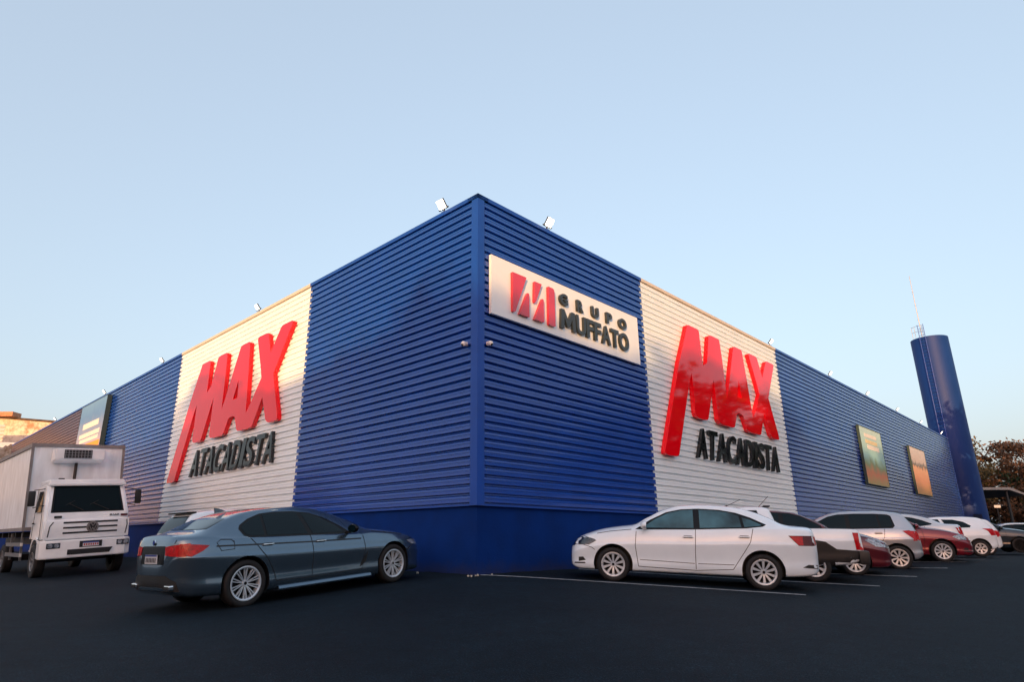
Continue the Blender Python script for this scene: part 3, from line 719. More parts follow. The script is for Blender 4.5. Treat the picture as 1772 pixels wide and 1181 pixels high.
SEDAN = dict(w=1.74, wb=2.65, r=.31, rim=.222, tw=.20, ra=.365, xf=.86, xr=-3.64,
    top=[(.86, .50), (.84, .60), (.78, .70), (.66, .80), (.44, .89), (.19, .965), (-.13, 1.02), (-.36, 1.055), (-.62, 1.19), (-.95, 1.36), (-1.25, 1.445), (-1.7, 1.475), (-2.15, 1.455), (-2.55, 1.375), (-2.88, 1.245), (-3.06, 1.165), (-3.22, 1.135), (-3.44, 1.125), (-3.535, 1.11), (-3.57, 1.03), (-3.60, .80), (-3.64, .55)],
    belt=[(.86, .46), (.78, .60), (.6, .74), (.3, .84), (0, .885), (-.45, .935), (-1.6, .985), (-2.65, 1.05), (-3.2, 1.05), (-3.5, 1.02), (-3.57, .93), (-3.64, .50)],
    bot=[(.86, .34), (.80, .24), (.6, .19), (-.4, .20), (-2.3, .21), (-3.2, .25), (-3.5, .29), (-3.64, .38)],
    pw=[(.86, .36), (.845, .52), (.81, .64), (.72, .755), (.5, .83), (0, .862), (-1.3, .870), (-2.65, .870), (-3.15, .845), (-3.42, .785), (-3.55, .71), (-3.61, .58), (-3.64, .40)],
    rw=[(.86, .5), (-.3, .62), (-.7, .60), (-1.2, .565), (-2.1, .555), (-2.7, .575), (-3.2, .60)],
    frame=[(-.42, .965), (-.70, 1.15), (-1.0, 1.30), (-1.28, 1.365), (-1.6, 1.385), (-1.95, 1.375), (-2.25, 1.33), (-2.5, 1.25), (-2.76, 1.13), (-2.70, 1.095), (-2.42, 1.055), (-1.6, 1.005), (-.6, .965)],
    windows=[[(-.56, 1.0), (-.78, 1.155), (-1.04, 1.285), (-1.30, 1.345), (-1.49, 1.358), (-1.49, 1.025)], [(-1.60, 1.03), (-1.60, 1.360), (-1.92, 1.352), (-2.17, 1.315), (-2.30, 1.27), (-2.33, 1.07)], [(-2.38, 1.075), (-2.35, 1.25), (-2.50, 1.205), (-2.68, 1.12), (-2.62, 1.10)]],
    seams=[[(-.44, .93), (-.42, .66), (-.455, .41), (-.47, .30)], [(-1.52, 1.0), (-1.50, .62), (-1.50, .30)], [(-2.52, 1.05), (-2.46, .82), (-2.36, .66), (-2.20, .42), (-2.14, .33)], [(-.47, .30), (-1.50, .28), (-2.14, .33)], [(-.50, .42), (-1.48, .40)], [(-1.54, .40), (-2.16, .41)], [(.30, .86), (.05, .91), (-.35, .96)], [(.66, .67), (.40, .60), (.34, .56)]],
    trims=[], handles=[(-1.38, .865), (-2.36, .905)],
    black_side=[[(.66, .41), (.66, .33), (.52, .36), (.57, .42)], [(.80, .28), (.52, .30), (.54, .325), (.80, .31)], [(-3.30, .42), (-3.40, .47), (-3.62, .47), (-3.60, .40)]],
    head_side=[[(.82, .63), (.70, .76), (.55, .80), (.36, .76), (.31, .73), (.45, .65)]], head_front=[[(.45, .60), (.45, .71), (.66, .73), (.70, .62)]], head_mat=M_HEADD,
    tail_side=[[(-3.12, .945), (-3.34, .945), (-3.34, .80), (-3.26, .80)]], tail_side_dark=[[(-3.10, .955), (-3.56, .965), (-3.56, .795), (-3.26, .79)]],
    tail_rear=[[(.42, .84), (.42, .94), (.70, .95), (.70, .81)]], tail_rear_dark=[],
    screen=[(-.60, 1.06), (-.50, 1.36), (.50, 1.36), (.60, 1.06)], rear_glass=[(-.56, 1.19), (-.48, 1.38), (.48, 1.38), (.56, 1.19)],
    mirror=(-.60, .80, .97), style=spoke(10, wi=.012, wo=.025, hub=.05),
    panels=[('grille', [(-.40, .58), (-.40, .64), (.40, .64), (.40, .58)], 'F', M_BLKP), ('lower_grille', [(-.45, .32), (-.5, .44), (.5, .44), (.45, .32)], 'F', M_BLKP)])
WHITE_P = paint('white_car_paint', (.76, .86, .93))
sed, bv, sp_ = make_car('white_sedan', SEDAN, WHITE_P, car_at(2.8104, .2689, 2.8702, -.0366, .0366, -.093),
    'white four-door sedan nearest on the right, ten-spoke wheels', glass=M_GLASSL)
bm = bmesh.new(); cyl(bm, (-2.15, 0, 1.46), (-2.42, 0, 1.60), .006, .004, seg=6); cyl(bm, (-2.13, 0, 1.45), (-2.17, 0, 1.475), .02, .01, seg=8); obj('antenna', bm, M_BLKP, sed)

BMW = dict(w=1.86, wb=2.975, r=.345, rim=.252, tw=.235, ra=.388, xf=.87, xr=-4.10,
    top=[(.87, .50), (.86, .62), (.80, .73), (.66, .82), (.45, .89), (.15, .945), (-.15, .985), (-.42, 1.02), (-.66, 1.11), (-.95, 1.23), (-1.30, 1.365), (-1.6, 1.435), (-2.0, 1.470), (-2.4, 1.465), (-2.8, 1.425), (-3.15, 1.335), (-3.45, 1.22), (-3.70, 1.145), (-3.9, 1.12), (-4.02, 1.105), (-4.05, 1.04), (-4.08, .80), (-4.10, .55)],
    belt=[(.87, .46), (.8, .62), (.6, .74), (.3, .82), (0, .87), (-.45, .905), (-1.2, .925), (-2.2, .955), (-3.0, 1.0), (-3.6, 1.03), (-3.95, 1.02), (-4.05, .95), (-4.10, .5)],
    bot=[(.87, .30), (.80, .20), (.6, .165), (-.4, .18), (-2.5, .18), (-3.4, .22), (-3.8, .24), (-4.10, .34)],
    pw=[(.87, .38), (.85, .56), (.80, .72), (.70, .82), (.5, .885), (0, .925), (-1.5, .925), (-2.975, .93), (-3.5, .90), (-3.80, .83), (-3.95, .74), (-4.04, .60), (-4.08, .45), (-4.10, .25)],
    rw=[(.87, .5), (-.3, .66), (-.8, .64), (-1.4, .585), (-2.4, .575), (-3.1, .60), (-3.7, .64)],
    frame=[(-.92, .945), (-1.12, 1.09), (-1.4, 1.24), (-1.68, 1.335), (-2.0, 1.375), (-2.35, 1.38), (-2.62, 1.36), (-2.85, 1.29), (-3.02, 1.20), (-3.06, 1.14), (-3.0, 1.04), (-2.90, 1.01), (-2.3, .985), (-1.3, .955)],
    windows=[[(-1.10, .985), (-1.22, 1.10), (-1.45, 1.225), (-1.70, 1.315), (-1.86, 1.335), (-1.74, .99)], [(-1.84, 1.0), (-1.95, 1.35), (-2.30, 1.358), (-2.58, 1.342), (-2.60, 1.02)], [(-2.65, 1.025), (-2.63, 1.33), (-2.83, 1.265), (-2.98, 1.185), (-3.01, 1.14), (-2.96, 1.06), (-2.88, 1.035)]],
    seams=[[(-.70, .90), (-.68, .72), (-.72, .48), (-.74, .33)], [(-1.80, .97), (-1.78, .75), (-1.80, .33)], [(-2.92, 1.02), (-2.80, .88), (-2.62, .66), (-2.50, .45), (-2.47, .33)], [(-.74, .33), (-1.8, .31), (-2.47, .33)], [(-3.18, .98), (-3.18, .86), (-3.38, .85), (-3.44, .97), (-3.38, 1.01), (-3.22, 1.0), (-3.18, .96)], [(.3, .86), (-.1, .91), (-.45, .955)], [(.55, .66), (.36, .58)]],
    trims=[([(-.75, .845), (-1.8, .865), (-2.9, .90), (-3.45, .92)], .022)], handles=[(-1.62, .865), (-2.62, .885)],
    black_side=[[(-.62, .62), (-.66, .44), (-.80, .36), (-.76, .46)]],
    head_side=[[(.80, .63), (.72, .72), (.50, .745), (.36, .74), (.50, .66)]], head_front=[[(.38, .62), (.38, .72), (.72, .73), (.74, .63)]],
    tail_side=[[(-3.60, .94), (-3.72, .955), (-3.98, .985), (-4.00, .83), (-3.86, .80), (-3.70, .87)]],
    tail_rear=[[(.40, .83), (.38, .95), (.76, .985), (.76, .80)]], tail_side_dark=[], tail_rear_dark=[],
    screen=[(-.66, 1.04), (-.54, 1.38), (.54, 1.38), (.66, 1.04)], rear_glass=[(-.60, 1.17), (-.50, 1.40), (.50, 1.40), (.60, 1.17)],
    mirror=(-1.02, .86, .955), mirror_mat=M_BLKG, style=spoke(10, pair=True, wi=.006, wo=.0075, hub=.05, mat=M_RIM), handle_mat=M_CHROME,
    rear_seams=[[(-.60, 1.04), (-.58, .99)], [(.60, 1.04), (.58, .99)]],
    panels=[('boot_panel', [(-.38, .70), (-.36, .96), (.36, .96), (.38, .70)], 'B', M_BLKG), ('diffuser', [(-.70, .33), (-.66, .46), (-.45, .55), (.45, .55), (.66, .46), (.70, .33)], 'B', M_BLKP), ('grille', [(-.36, .52), (-.40, .70), (.40, .70), (.36, .52)], 'F', M_BLKG)])
def squash(v, x0=-2.975, k=.91):
    if isinstance(v, tuple): return (x0+(v[0]-x0)*k if v[0] < x0 else v[0], v[1])
    return [squash(q, x0, k) for q in v]
for k_ in ('top', 'belt', 'bot', 'pw', 'rw', 'tail_side', 'frame', 'windows'): BMW[k_] = squash(BMW[k_])
BMW['xr'] = squash((BMW['xr'], 0))[0]
GREY_P = paint('blue_grey_metallic_paint', (.100, .160, .220), metal=.82, rough=.22)
bmw, bv, sp_ = make_car('grey_sedan', BMW, GREY_P, car_at(-2.2243, -.1366, .8813, .0505, .0505, -.1192),
    'dark blue-grey metallic sedan nearest on the left, many-spoke wheels', plate=('B', .775, .4))
bm = bmesh.new()
for sg in (-1, 1): box(bm, (-3.945, sg*.54, .385), (.10, .17, .075), 0, bev=.02); box(bm, (-3.998, sg*.54, .385), (.006, .13, .045), 1)
bm.free()
for sg in (-1, 1):
    bm = bmesh.new(); box(bm, (-3.945, sg*.54, .385), (.10, .17, .075), 0, bev=.02); box(bm, (-3.998, sg*.54, .385), (.006, .13, .045), 1); obj('exhaust_tip', bm, [M_CHROME, M_SEAM], bmw)
bm = bmesh.new(); cyl(bm, (-3.94, 0, 1.01), (-3.972, 0, 1.01), .04, seg=24, mi=0); cyl(bm, (-3.972, 0, 1.01), (-3.976, 0, 1.01), .028, seg=24, mi=1); obj('badge', bm, [M_CHROME, M_PLATEB], bmw)
for sg in (-1, 1):
    bm = bmesh.new(); prism(bm, [(.86, .17), (.928, .178), (.934, .200), (.912, .238), (.88, .238)], lambda a, c, t: Vector((t, sg*a, c)), -2.42, -.56); bmesh.ops.recalc_face_normals(bm, faces=bm.faces)
    obj('side_skirt', bm, GREY_P, bmw)
bm = bmesh.new()   # shark-fin aerial
prism(bm, [(-3.05, 1.405), (-2.86, 1.43), (-3.0, 1.48), (-3.06, 1.49)], lambda a, c, t: Vector((a, t, c)), -.012, .012); obj('fin_aerial', bm, GREY_P, bmw)

HATCH = dict(w=1.73, wb=2.59, r=.31, rim=.222, tw=.20, ra=.36, xf=.84, xr=-3.24,
    top=[(.84, .52), (.82, .66), (.74, .78), (.55, .88), (.25, .97), (-.1, 1.03), (-.32, 1.07), (-.6, 1.22), (-.95, 1.39), (-1.25, 1.49), (-1.7, 1.525), (-2.2, 1.525), (-2.65, 1.495), (-2.83, 1.455), (-2.97, 1.30), (-3.09, 1.10), (-3.15, .95), (-3.20, .75), (-3.24, .55)],
    belt=[(.84, .48), (.75, .68), (.5, .80), (.0, .91), (-.45, .955), (-1.6, 1.0), (-2.5, 1.03), (-3.0, 1.02), (-3.13, .93), (-3.24, .5)],
    bot=[(.84, .36), (.76, .25), (.5, .20), (-.4, .21), (-2.3, .22), (-3.0, .27), (-3.24, .38)],
    pw=[(.84, .36), (.82, .52), (.77, .66), (.66, .77), (.4, .83), (0, .86), (-2.6, .865), (-2.9, .835), (-3.08, .77), (-3.18, .66), (-3.24, .45)],
    rw=[(.84, .5), (-.3, .62), (-.8, .60), (-1.3, .575), (-2.4, .575), (-2.8, .57), (-3.1, .6)],
    frame=[(-.42, .985), (-.72, 1.19), (-1.05, 1.36), (-1.3, 1.42), (-1.7, 1.44), (-2.2, 1.44), (-2.50, 1.42), (-2.58, 1.38), (-2.62, 1.12), (-2.56, 1.06), (-1.6, 1.03), (-.6, .99)],
    windows=[[(-.56, 1.02), (-.80, 1.19), (-1.08, 1.335), (-1.30, 1.395), (-1.46, 1.41), (-1.46, 1.045)], [(-1.56, 1.05), (-1.56, 1.415), (-2.16, 1.415), (-2.22, 1.41), (-2.24, 1.08)], [(-2.29, 1.085), (-2.28, 1.40), (-2.48, 1.395), (-2.54, 1.35), (-2.57, 1.15), (-2.54, 1.10)]],
    seams=[[(-.44, .93), (-.42, .66), (-.47, .30)], [(-1.50, 1.02), (-1.50, .30)], [(-2.36, 1.04), (-2.32, .82), (-2.20, .62), (-2.08, .33)], [(-.47, .30), (-1.5, .28), (-2.08, .33)], [(.30, .88), (-.35, .98)]],
    handles=[(-1.36, .90), (-2.20, .93)],
    head_side=[[(.80, .66), (.66, .80), (.34, .86), (.26, .82), (.48, .68)]], head_front=[[(.42, .62), (.42, .74), (.68, .78), (.72, .64)]],
    tail_side=[[(-2.76, .99), (-2.92, 1.01), (-3.12, .92), (-3.16, .76), (-3.0, .78)]], tail_rear=[[(.50, .76), (.52, .95), (.80, 1.0), (.82, .74)]],
    screen=[(-.60, 1.08), (-.50, 1.42), (.50, 1.42), (.60, 1.08)], rear_glass=[(-.58, 1.08), (-.48, 1.40), (.48, 1.40), (.58, 1.08)],
    mirror=(-.62, .80, 1.0), style=spoke(9, wi=.013, wo=.026, hub=.05, mat=M_RIMW),
    panels=[('grille', [(-.40, .60), (-.40, .68), (.40, .68), (.40, .60)], 'F', M_BLKP), ('lower_grille', [(-.5, .34), (-.5, .46), (.5, .46), (.5, .34)], 'F', M_BLKP)])
def variant(base, **k): d = dict(base); d.update(k); return d

# white hatchback with a black roof spoiler, beyond the grey sedan
ws, bv, _ = make_car('white_hatchback', HATCH, WHITE_P, car_at(-4.28, 2.80, .83, .0505, .0505), 'white hatchback half hidden behind the dark blue-grey sedan, black roof spoiler', glass=M_GLASS, plate=('B', .80, .4))
bm = bmesh.new(); box(bm, (-2.84, 0, 1.475), (.20, .96, .035), 0, bev=.012); obj('roof_spoiler', bm, M_BLKG, ws)

# white pickup: cab and open bed
PICK = variant(HATCH, w=1.70, wb=2.75, r=.32, rim=.215, ra=.40, xr=-3.72, xf=.84,
    top=[(.84, .56), (.82, .70), (.74, .82), (.55, .92), (.25, 1.0), (-.1, 1.06), (-.32, 1.10), (-.6, 1.25), (-.95, 1.42), (-1.25, 1.50), (-1.6, 1.535), (-1.85, 1.53), (-1.98, 1.49), (-2.10, 1.14), (-2.16, 1.08), (-3.60, 1.10), (-3.66, 1.06), (-3.70, .85), (-3.72, .62)],
    belt=[(.84, .52), (.75, .72), (.5, .84), (.0, .94), (-.45, .99), (-1.6, 1.03), (-2.1, 1.055), (-3.6, 1.08), (-3.68, .98), (-3.72, .6)],
    bot=[(.84, .42), (.76, .30), (.5, .26), (-.4, .28), (-2.3, .30), (-3.3, .36), (-3.72, .48)],
    pw=[(.84, .58), (.80, .69), (.68, .78), (.4, .82), (0, .845), (-2.6, .85), (-3.4, .84), (-3.62, .80), (-3.72, .74)],
    rw=[(.84, .5), (-.3, .62), (-.8, .60), (-1.3, .575), (-1.9, .57), (-2.2, .62), (-3.6, .70)],
    frame=[(-.42, 1.02), (-.72, 1.22), (-1.05, 1.39), (-1.3, 1.43), (-1.72, 1.44), (-1.84, 1.10), (-1.7, 1.07), (-.6, 1.03)],
    windows=[[(-.56, 1.05), (-.80, 1.21), (-1.08, 1.355), (-1.30, 1.405), (-1.66, 1.415), (-1.74, 1.09)]],
    seams=[[(-.44, .96), (-.47, .36)], [(-1.82, 1.05), (-1.80, .40)], [(-2.06, 1.05), (-2.02, .38)]], handles=[(-1.64, .93)],
    tail_side=[[(-3.52, 1.02), (-3.69, 1.02), (-3.70, .68), (-3.56, .68)]], tail_rear=[],
    black_side=[[(-2.16, .40), (-2.28, .66), (-2.5, .82), (-2.75, .86), (-3.0, .82), (-3.2, .68), (-3.68, .66), (-3.68, .40), (-3.3, .33), (-2.2, .28)], [(-2.2, 1.06), (-2.2, 1.14), (-3.64, 1.14), (-3.64, 1.075)]],
    rear_glass=[(-.52, 1.18), (-.46, 1.42), (.46, 1.42), (.52, 1.18)], screen=[(-.60, 1.12), (-.50, 1.44), (.50, 1.44), (.60, 1.12)],
    panels=[('bed_cover', [(-2.22, -.66), (-2.22, .66), (-3.56, .66), (-3.56, -.66)], 'T', M_BLKP), ('lower_grille', [(-.5, .40), (-.5, .52), (.5, .52), (.5, .40)], 'F', M_BLKP)],
    style=spoke(8, wi=.016, wo=.03, hub=.05, mat=M_RIM))
pk, bv, _ = make_car('white_pickup', PICK, WHITE_P, car_at(4.75, 2.47, R(160), -.030, .030, -.10), 'white compact pickup with black bed cover, behind the white four-door sedan', cat='pickup truck')
bm = bmesh.new(); box(bm, (-3.70, 0, .53), (.20, 1.66, .28), bev=.05); obj('rear_bumper', bm, M_BLKP, pk, smooth=True, angle=40)
bm = bmesh.new(); box(bm, (-1.95, 0, 1.545), (.14, .62, .03), 0, bev=.01); obj('roof_spoiler', bm, M_BLKP, pk)
bm = bmesh.new(); cyl(bm, (-1.80, -.05, 1.54), (-2.02, -.05, 1.78), .006, .004, seg=6); obj('antenna', bm, M_BLKP, pk)

MAROON = paint('maroon_car_paint', (.10, .006, .016), metal=.35, rough=.35)
REDP = paint('dark_red_car_paint', (.17, .005, .018), metal=.35, rough=.33)
SILV = paint('silver_car_paint', (.48, .50, .54), metal=.6, rough=.32)
SILV2 = paint('pale_silver_car_paint', (.60, .62, .64), metal=.4, rough=.32)
BLKC = paint('black_blue_car_paint', (.010, .022, .036), metal=.2, rough=.3)
make_car('maroon_hatchback', variant(HATCH, top=[(a, c-.03 if c > 1 else c) for a, c in HATCH['top']], style=spoke(10, wi=.014, wo=.030, hub=.05)), MAROON, car_at(9.20, 3.31, R(-21), -.025, .025, -.18),
    'maroon hatchback parked nose out between the white pickup and the silver hatchback')
make_car('silver_hatchback', HATCH, SILV, car_at(8.95, 5.99, R(159), -.012, .012, -.09), 'silver hatchback with dark glass, between the maroon and dark red cars', plate=('B', .80, .4))
SED2 = variant(SEDAN, top=[(a, c-.01) for a, c in SEDAN['top']], style=spoke(10, wi=.013, wo=.026, hub=.05), head_mat=M_HEAD)
make_car('dark_red_sedan', SED2, REDP, car_at(14.22, 7.43, R(-22), 0, 0, -.02), 'dark red sedan parked nose out with bright ten-spoke wheels')
make_car('silver_sedan', variant(SEDAN, tail_side=[[(-3.46, 1.02), (-3.57, 1.02), (-3.60, .74), (-3.50, .74)]], tail_side_dark=[], tail_rear=[[(.62, .74), (.62, 1.0), (.76, 1.0), (.78, .74)]], style=spoke(7, wi=.016, wo=.03, hub=.05)), SILV2, car_at(12.5, 9.9, R(158), 0, 0, 0),
    'pale silver sedan behind the dark red sedan, upright red taillight')
OLDH = variant(HATCH, r=.29, rim=.185, ra=.345, top=[(a, (c-.10 if c > 1.15 else c-.04) if c > .8 else c) for a, c in HATCH['top']], belt=[(a, c-.05) for a, c in HATCH['belt']],
    frame=None, windows=[[(-.52, .98), (-.74, 1.12), (-1.02, 1.25), (-1.25, 1.31), (-1.5, 1.32), (-1.62, 1.0)], [(-1.72, 1.0), (-1.60, 1.31), (-1.95, 1.30), (-2.25, 1.22), (-2.45, 1.08), (-2.40, 1.02)]],
    seams=[[(-.44, .90), (-.47, .30)], [(-1.70, .98), (-1.70, .30)], [(-1.70, .30), (-.47, .30)]], handles=[(-1.58, .84)], handle_mat=M_BLKP,
    tail_side=[[(-2.98, .98), (-3.10, .94), (-3.14, .74), (-3.02, .74)]], tail_rear=[[(.56, .74), (.60, .95), (.80, .98), (.82, .74)]], rear_glass=[(-.56, 1.03), (-.46, 1.30), (.46, 1.30), (.56, 1.03)],
    screen=[(-.58, 1.04), (-.48, 1.33), (.48, 1.33), (.58, 1.04)], trims=[([(-.5, .55), (-2.2, .55)], .035)], mirror=(-.60, .78, .95), style=spoke(6, mt=M_RIMW, wi=.02, wo=.035, hub=.05))
oh, bv, _ = make_car('white_hatchback', OLDH, WHITE_P, car_at(15.76, 12.1, R(159), 0, 0, .03), 'older white two-door hatchback right of the dark red sedan, black door handle', plate=('B', .80, .4))
make_car('white_hatchback', HATCH, WHITE_P, car_at(19.3, 16.4, R(159), 0, 0), 'white hatchback just beyond the older white two-door, red taillight high', plate=('B', .80, .4))
make_car('dark_sedan', variant(SEDAN, style=spoke(9, wi=.01, wo=.02, hub=.05, mat=M_DISC)), BLKC, car_at(23.43, 15.83, R(-22), 0, 0, .08), 'dark blue-black sedan at the right edge, nose out')

# far rows: one car built, then copied with its parts
def copy_tree(o, parent=None):
    c = o.copy(); C.objects.link(c)
    if parent: c.parent = parent
    for ch in list(o.children): copy_tree(ch, c)
    return c
def copy_car(src, mw, label, mt=None):
    c = copy_tree(src); c.matrix_world = mw; c['label'] = label; c['group'] = 'cars in the far rows'; return c
F1, bv, _ = make_car('white_hatchback', HATCH, WHITE_P, car_at(28.2, 24.2, R(160), 0, 0), 'white hatchback in the far row, nearest the tower foot', group='cars in the far rows')
F2, bv, _ = make_car('silver_van', variant(HATCH, top=[(a, c*1.12 if c > .9 else c) for a, c in HATCH['top']], belt=[(a, c*1.05) for a, c in HATCH['belt']], frame=[(a, c*1.09) for a, c in HATCH['frame']], windows=[[(a, c*1.095) for a, c in p] for p in HATCH['windows']]), SILV2, car_at(33.0, 25.6, R(165), 0, 0), 'tall pale silver minivan in the far row, roof above the others', cat='minivan', group='cars in the far rows')
copy_car(F1, car_at(36.5, 27.4, R(172), 0, 0), 'white hatchback in the far row beside the silver minivan')
F3, bv, _ = make_car('silver_sedan', SEDAN, SILV, car_at(28.6, 19.6, R(170), 0, 0), 'silver sedan at the right edge behind the dark sedan', group='cars in the far rows')

# ------------------------------------------------------------------ truck (x forward, y its left, z up)
f_ = Vector((S2, -S2, 0)); l_ = Vector((.70533, .70533, .07082)).normalized(); n_ = f_.cross(l_)
tm = Matrix((f_, l_, n_)).transposed().to_4x4(); tm.translation = Vector((-11.278, 5.692, -.29))
trk = empty('box_truck', mw=tm, label='white refrigerated box truck parked beside the left wall', cat='truck')
M_TWH = mat('truck_white_paint', (.86, .92, .96), .35, coat=.5, noise=.06, nscale=3)
M_TBOX = mat('dirty_white_truck_box', (.74, .81, .86), .45, noise=.13, nscale=1.8, coat=.1, stretch=(3, 3, .7))
M_TRAIL = mat('truck_box_rail', (.20, .19, .19), .5, noise=.2)
bm = bmesh.new(); box(bm, (-5.4, .09, 2.60), (7.0, 2.46, 2.54), bev=.015); obj('cargo_box', bm, M_TBOX, trk)
bm = bmesh.new()
for yy in (-1.15, 1.33): box(bm, (-1.895, yy, 2.60), (.05, .07, 2.60))
for yy in (-1.15, 1.33):
    box(bm, (-5.4, yy, 1.36), (7.02, .05, .10)); box(bm, (-5.4, yy, 3.83), (7.02, .06, .12))
box(bm, (-1.89, .09, 3.84), (.06, 2.42, .10)); box(bm, (-1.89, .09, 1.36), (.05, 2.42, .10))
obj('box_rails', bm, M_TRAIL, trk)
# refrigeration unit
bm = bmesh.new(); prism(bm, [(-1.87, 3.28), (-1.40, 3.36), (-1.36, 3.70), (-1.87, 3.74)], lambda a, c, t: Vector((a, t, c)), -.66, .68, tri=False)
bmesh.ops.recalc_face_normals(bm, faces=bm.faces); bmesh.ops.bevel(bm, geom=bm.edges[:], offset=.03, segments=2, affect='EDGES')
ac = obj('cooling_unit', bm, M_TWH, trk)
bm = bmesh.new(); box(bm, (-1.366, -.06, 3.535), (.012, .74, .27), 0)
for k in range(9): box(bm, (-1.356, -.40+k*.085, 3.535), (.012, .012, .27), 1)
for k in range(4): box(bm, (-1.3535, -.06, 3.42+k*.075), (.012, .74, .010), 1)
obj('grille', bm, [M_BLKP, M_METAL], ac)
bm = bmesh.new(); cyl(bm, (-1.80, .0, 3.3), (-1.78, -.02, 2.6), .045, seg=10); obj('hose', bm, M_BLKP, trk)
# cab
cab = [(-.02, .98), (.02, 1.20), (.0, 1.74), (-.34, 2.50), (-.50, 2.60), (-1.55, 2.60), (-1.62, 2.50), (-1.66, 1.00)]
bm = bmesh.new(); prism(bm, cab, lambda a, c, t: Vector((a, t, c)), -1.02, 1.10, tri=False); bmesh.ops.recalc_face_normals(bm, faces=bm.faces)
bmesh.ops.bevel(bm, geom=[e for e in bm.edges if abs(e.verts[0].co.y-e.verts[1].co.y) < .01], offset=.07, segments=4, affect='EDGES')
for v in bm.verts:                                         # tumblehome and rounded front corners
    k = max(0, (v.co.z-1.75))*.09; v.co.y = .04+(v.co.y-.04)*(1-k)
bmesh.ops.recalc_face_normals(bm, faces=bm.faces)
obj('cab', bm, M_TWH, trk, smooth=True, angle=35)
bm = bmesh.new(); box(bm, (-.93, .04, 2.64), (1.30, 1.92, .12), bev=.05); box(bm, (-.32, .04, 2.555), (.16, 1.98, .10), bev=.03); obj('roof_visor', bm, M_TWH, trk, smooth=True, angle=40)
bm = bmesh.new()
for yy in (-.62,): box(bm, (-.45, yy, 2.72), (.07, .14, .04))
obj('marker_light', bm, M_BLKP, trk)
def cabface(z): return 0.0-(z-1.74)*.447 if z > 1.74 else .012
bm = bmesh.new(); vs = [(-.83, 1.79), (.91, 1.79), (.84, 2.47), (-.76, 2.47)]
F = bm.faces.new([bm.verts.new((cabface(z)+.022, y, z)) for y, z in vs]); bmesh.ops.solidify(bm, geom=[F], thickness=.012); obj('windscreen', bm, M_GLASS, trk)
bm = bmesh.new(); vs = [(-.88, 1.755), (.96, 1.755), (.88, 2.50), (-.80, 2.50)]
F = bm.faces.new([bm.verts.new((cabface(z)+.008, y, z)) for y, z in vs]); bmesh.ops.solidify(bm, geom=[F], thickness=.01); obj('windscreen_seal', bm, M_BLKP, trk)
bm = bmesh.new()
for y0, y1 in ((-.10, -.45), (.55, .15)):
    cyl(bm, (cabface(1.80)+.05, y0, 1.80), (cabface(2.02)+.045, y1, 2.00), .010, seg=6); cyl(bm, (cabface(2.0)+.04, y1-.12, 1.93), (cabface(2.05)+.04, y1+.14, 2.08), .008, seg=6)
obj('wipers', bm, M_BLKP, trk)
for sg, yb in ((-1, -1.02), (1, 1.10)):
    bm = bmesh.new(); pl = [(-.50, 1.80), (-.66, 2.38), (-1.22, 2.40), (-1.25, 1.80)]
    F = bm.faces.new([bm.verts.new((a, .04+(yb-.04)*(1-max(0, z-1.75)*.09)+sg*.010, z)) for a, z in pl]); bmesh.ops.solidify(bm, geom=[F], thickness=.016)
    obj('side_window', bm, M_GLASS, trk)
    bm = bmesh.new(); yo = yb+sg*.012
    for a, c in (((-.30, 1.05), (-.30, 1.78)), ((-1.36, 1.05), (-1.36, 2.45)), ((-.30, 1.05), (-1.36, 1.05))):
        aa, cc = Vector((a[0], yo, a[1])), Vector((c[0], yo-sg*max(0, c[1]-1.75)*.09, c[1])); cyl(bm, aa, cc, .007, seg=5)
    box(bm, (-1.22, yb+sg*.02, 1.50), (.14, .03, .04)); obj('door_outline', bm, M_SEAM, trk)
# front lower panel, slats and emblem
bm = bmesh.new(); box(bm, (.035, .06, 1.28), (.06, 2.10, .50), bev=.02); obj('front_panel', bm, M_TWH, trk, smooth=True, angle=40)
gr = bmesh.new()
for z_ in (1.47, 1.33, 1.19): box(gr, (.068, .12, z_), (.010, 1.36, .048))
g_ = obj('grille', gr, M_BLKP, trk)
bm = bmesh.new(); cyl(bm, (.072, .16, 1.33), (.086, .16, 1.33), .155, seg=40, mi=0); cyl(bm, (.086, .16, 1.33), (.096, .16, 1.33), .125, seg=40, mi=1)
def bar(p, q_, wd=.010):
    P0 = Vector((.098, p[0], p[1])); P1 = Vector((.098, q_[0], q_[1])); cyl(bm, P0, P1, wd, seg=6, mi=0)
bar((.115, 1.425), (.16, 1.35)); bar((.205, 1.425), (.16, 1.35)); bar((.07, 1.38), (.125, 1.235)); bar((.125, 1.235), (.16, 1.31)); bar((.16, 1.31), (.195, 1.235)); bar((.195, 1.235), (.25, 1.38))
for k in range(24):
    a0, a1 = 2*math.pi*k/24, 2*math.pi*(k+1)/24; bar((.16+.115*math.cos(a0), 1.33+.115*math.sin(a0)), (.16+.115*math.cos(a1), 1.33+.115*math.sin(a1)), .008)
obj('emblem', bm, [M_TRAIL, M_BLKP], trk)
bm = bmesh.new()
for pts in ([(-.80, 1.50), (-.88, 1.38), (-.91, 1.10)], [(1.04, 1.50), (1.06, 1.36), (1.02, 1.10)]):
    for a, c in zip(pts[:-1], pts[1:]): cyl(bm, (.066, a[0], a[1]), (.066, c[0], c[1]), .014, seg=6)
obj('air_slots', bm, M_BLKP, trk)
for yy, mt in ((-.70, M_BLKP), (.97, M_TAILD)):
    bm = bmesh.new(); box(bm, (.026, yy, 1.635), (.02, .18, .06)); obj('turn_signal', bm, mt, trk)
put_letter('model_number', '8160', lambda x, y, t: Vector((t, x, y)), .58, .82, 1.62, 1.675, .018, .026, M_SEAM, trk, off=.02, italic=.2)
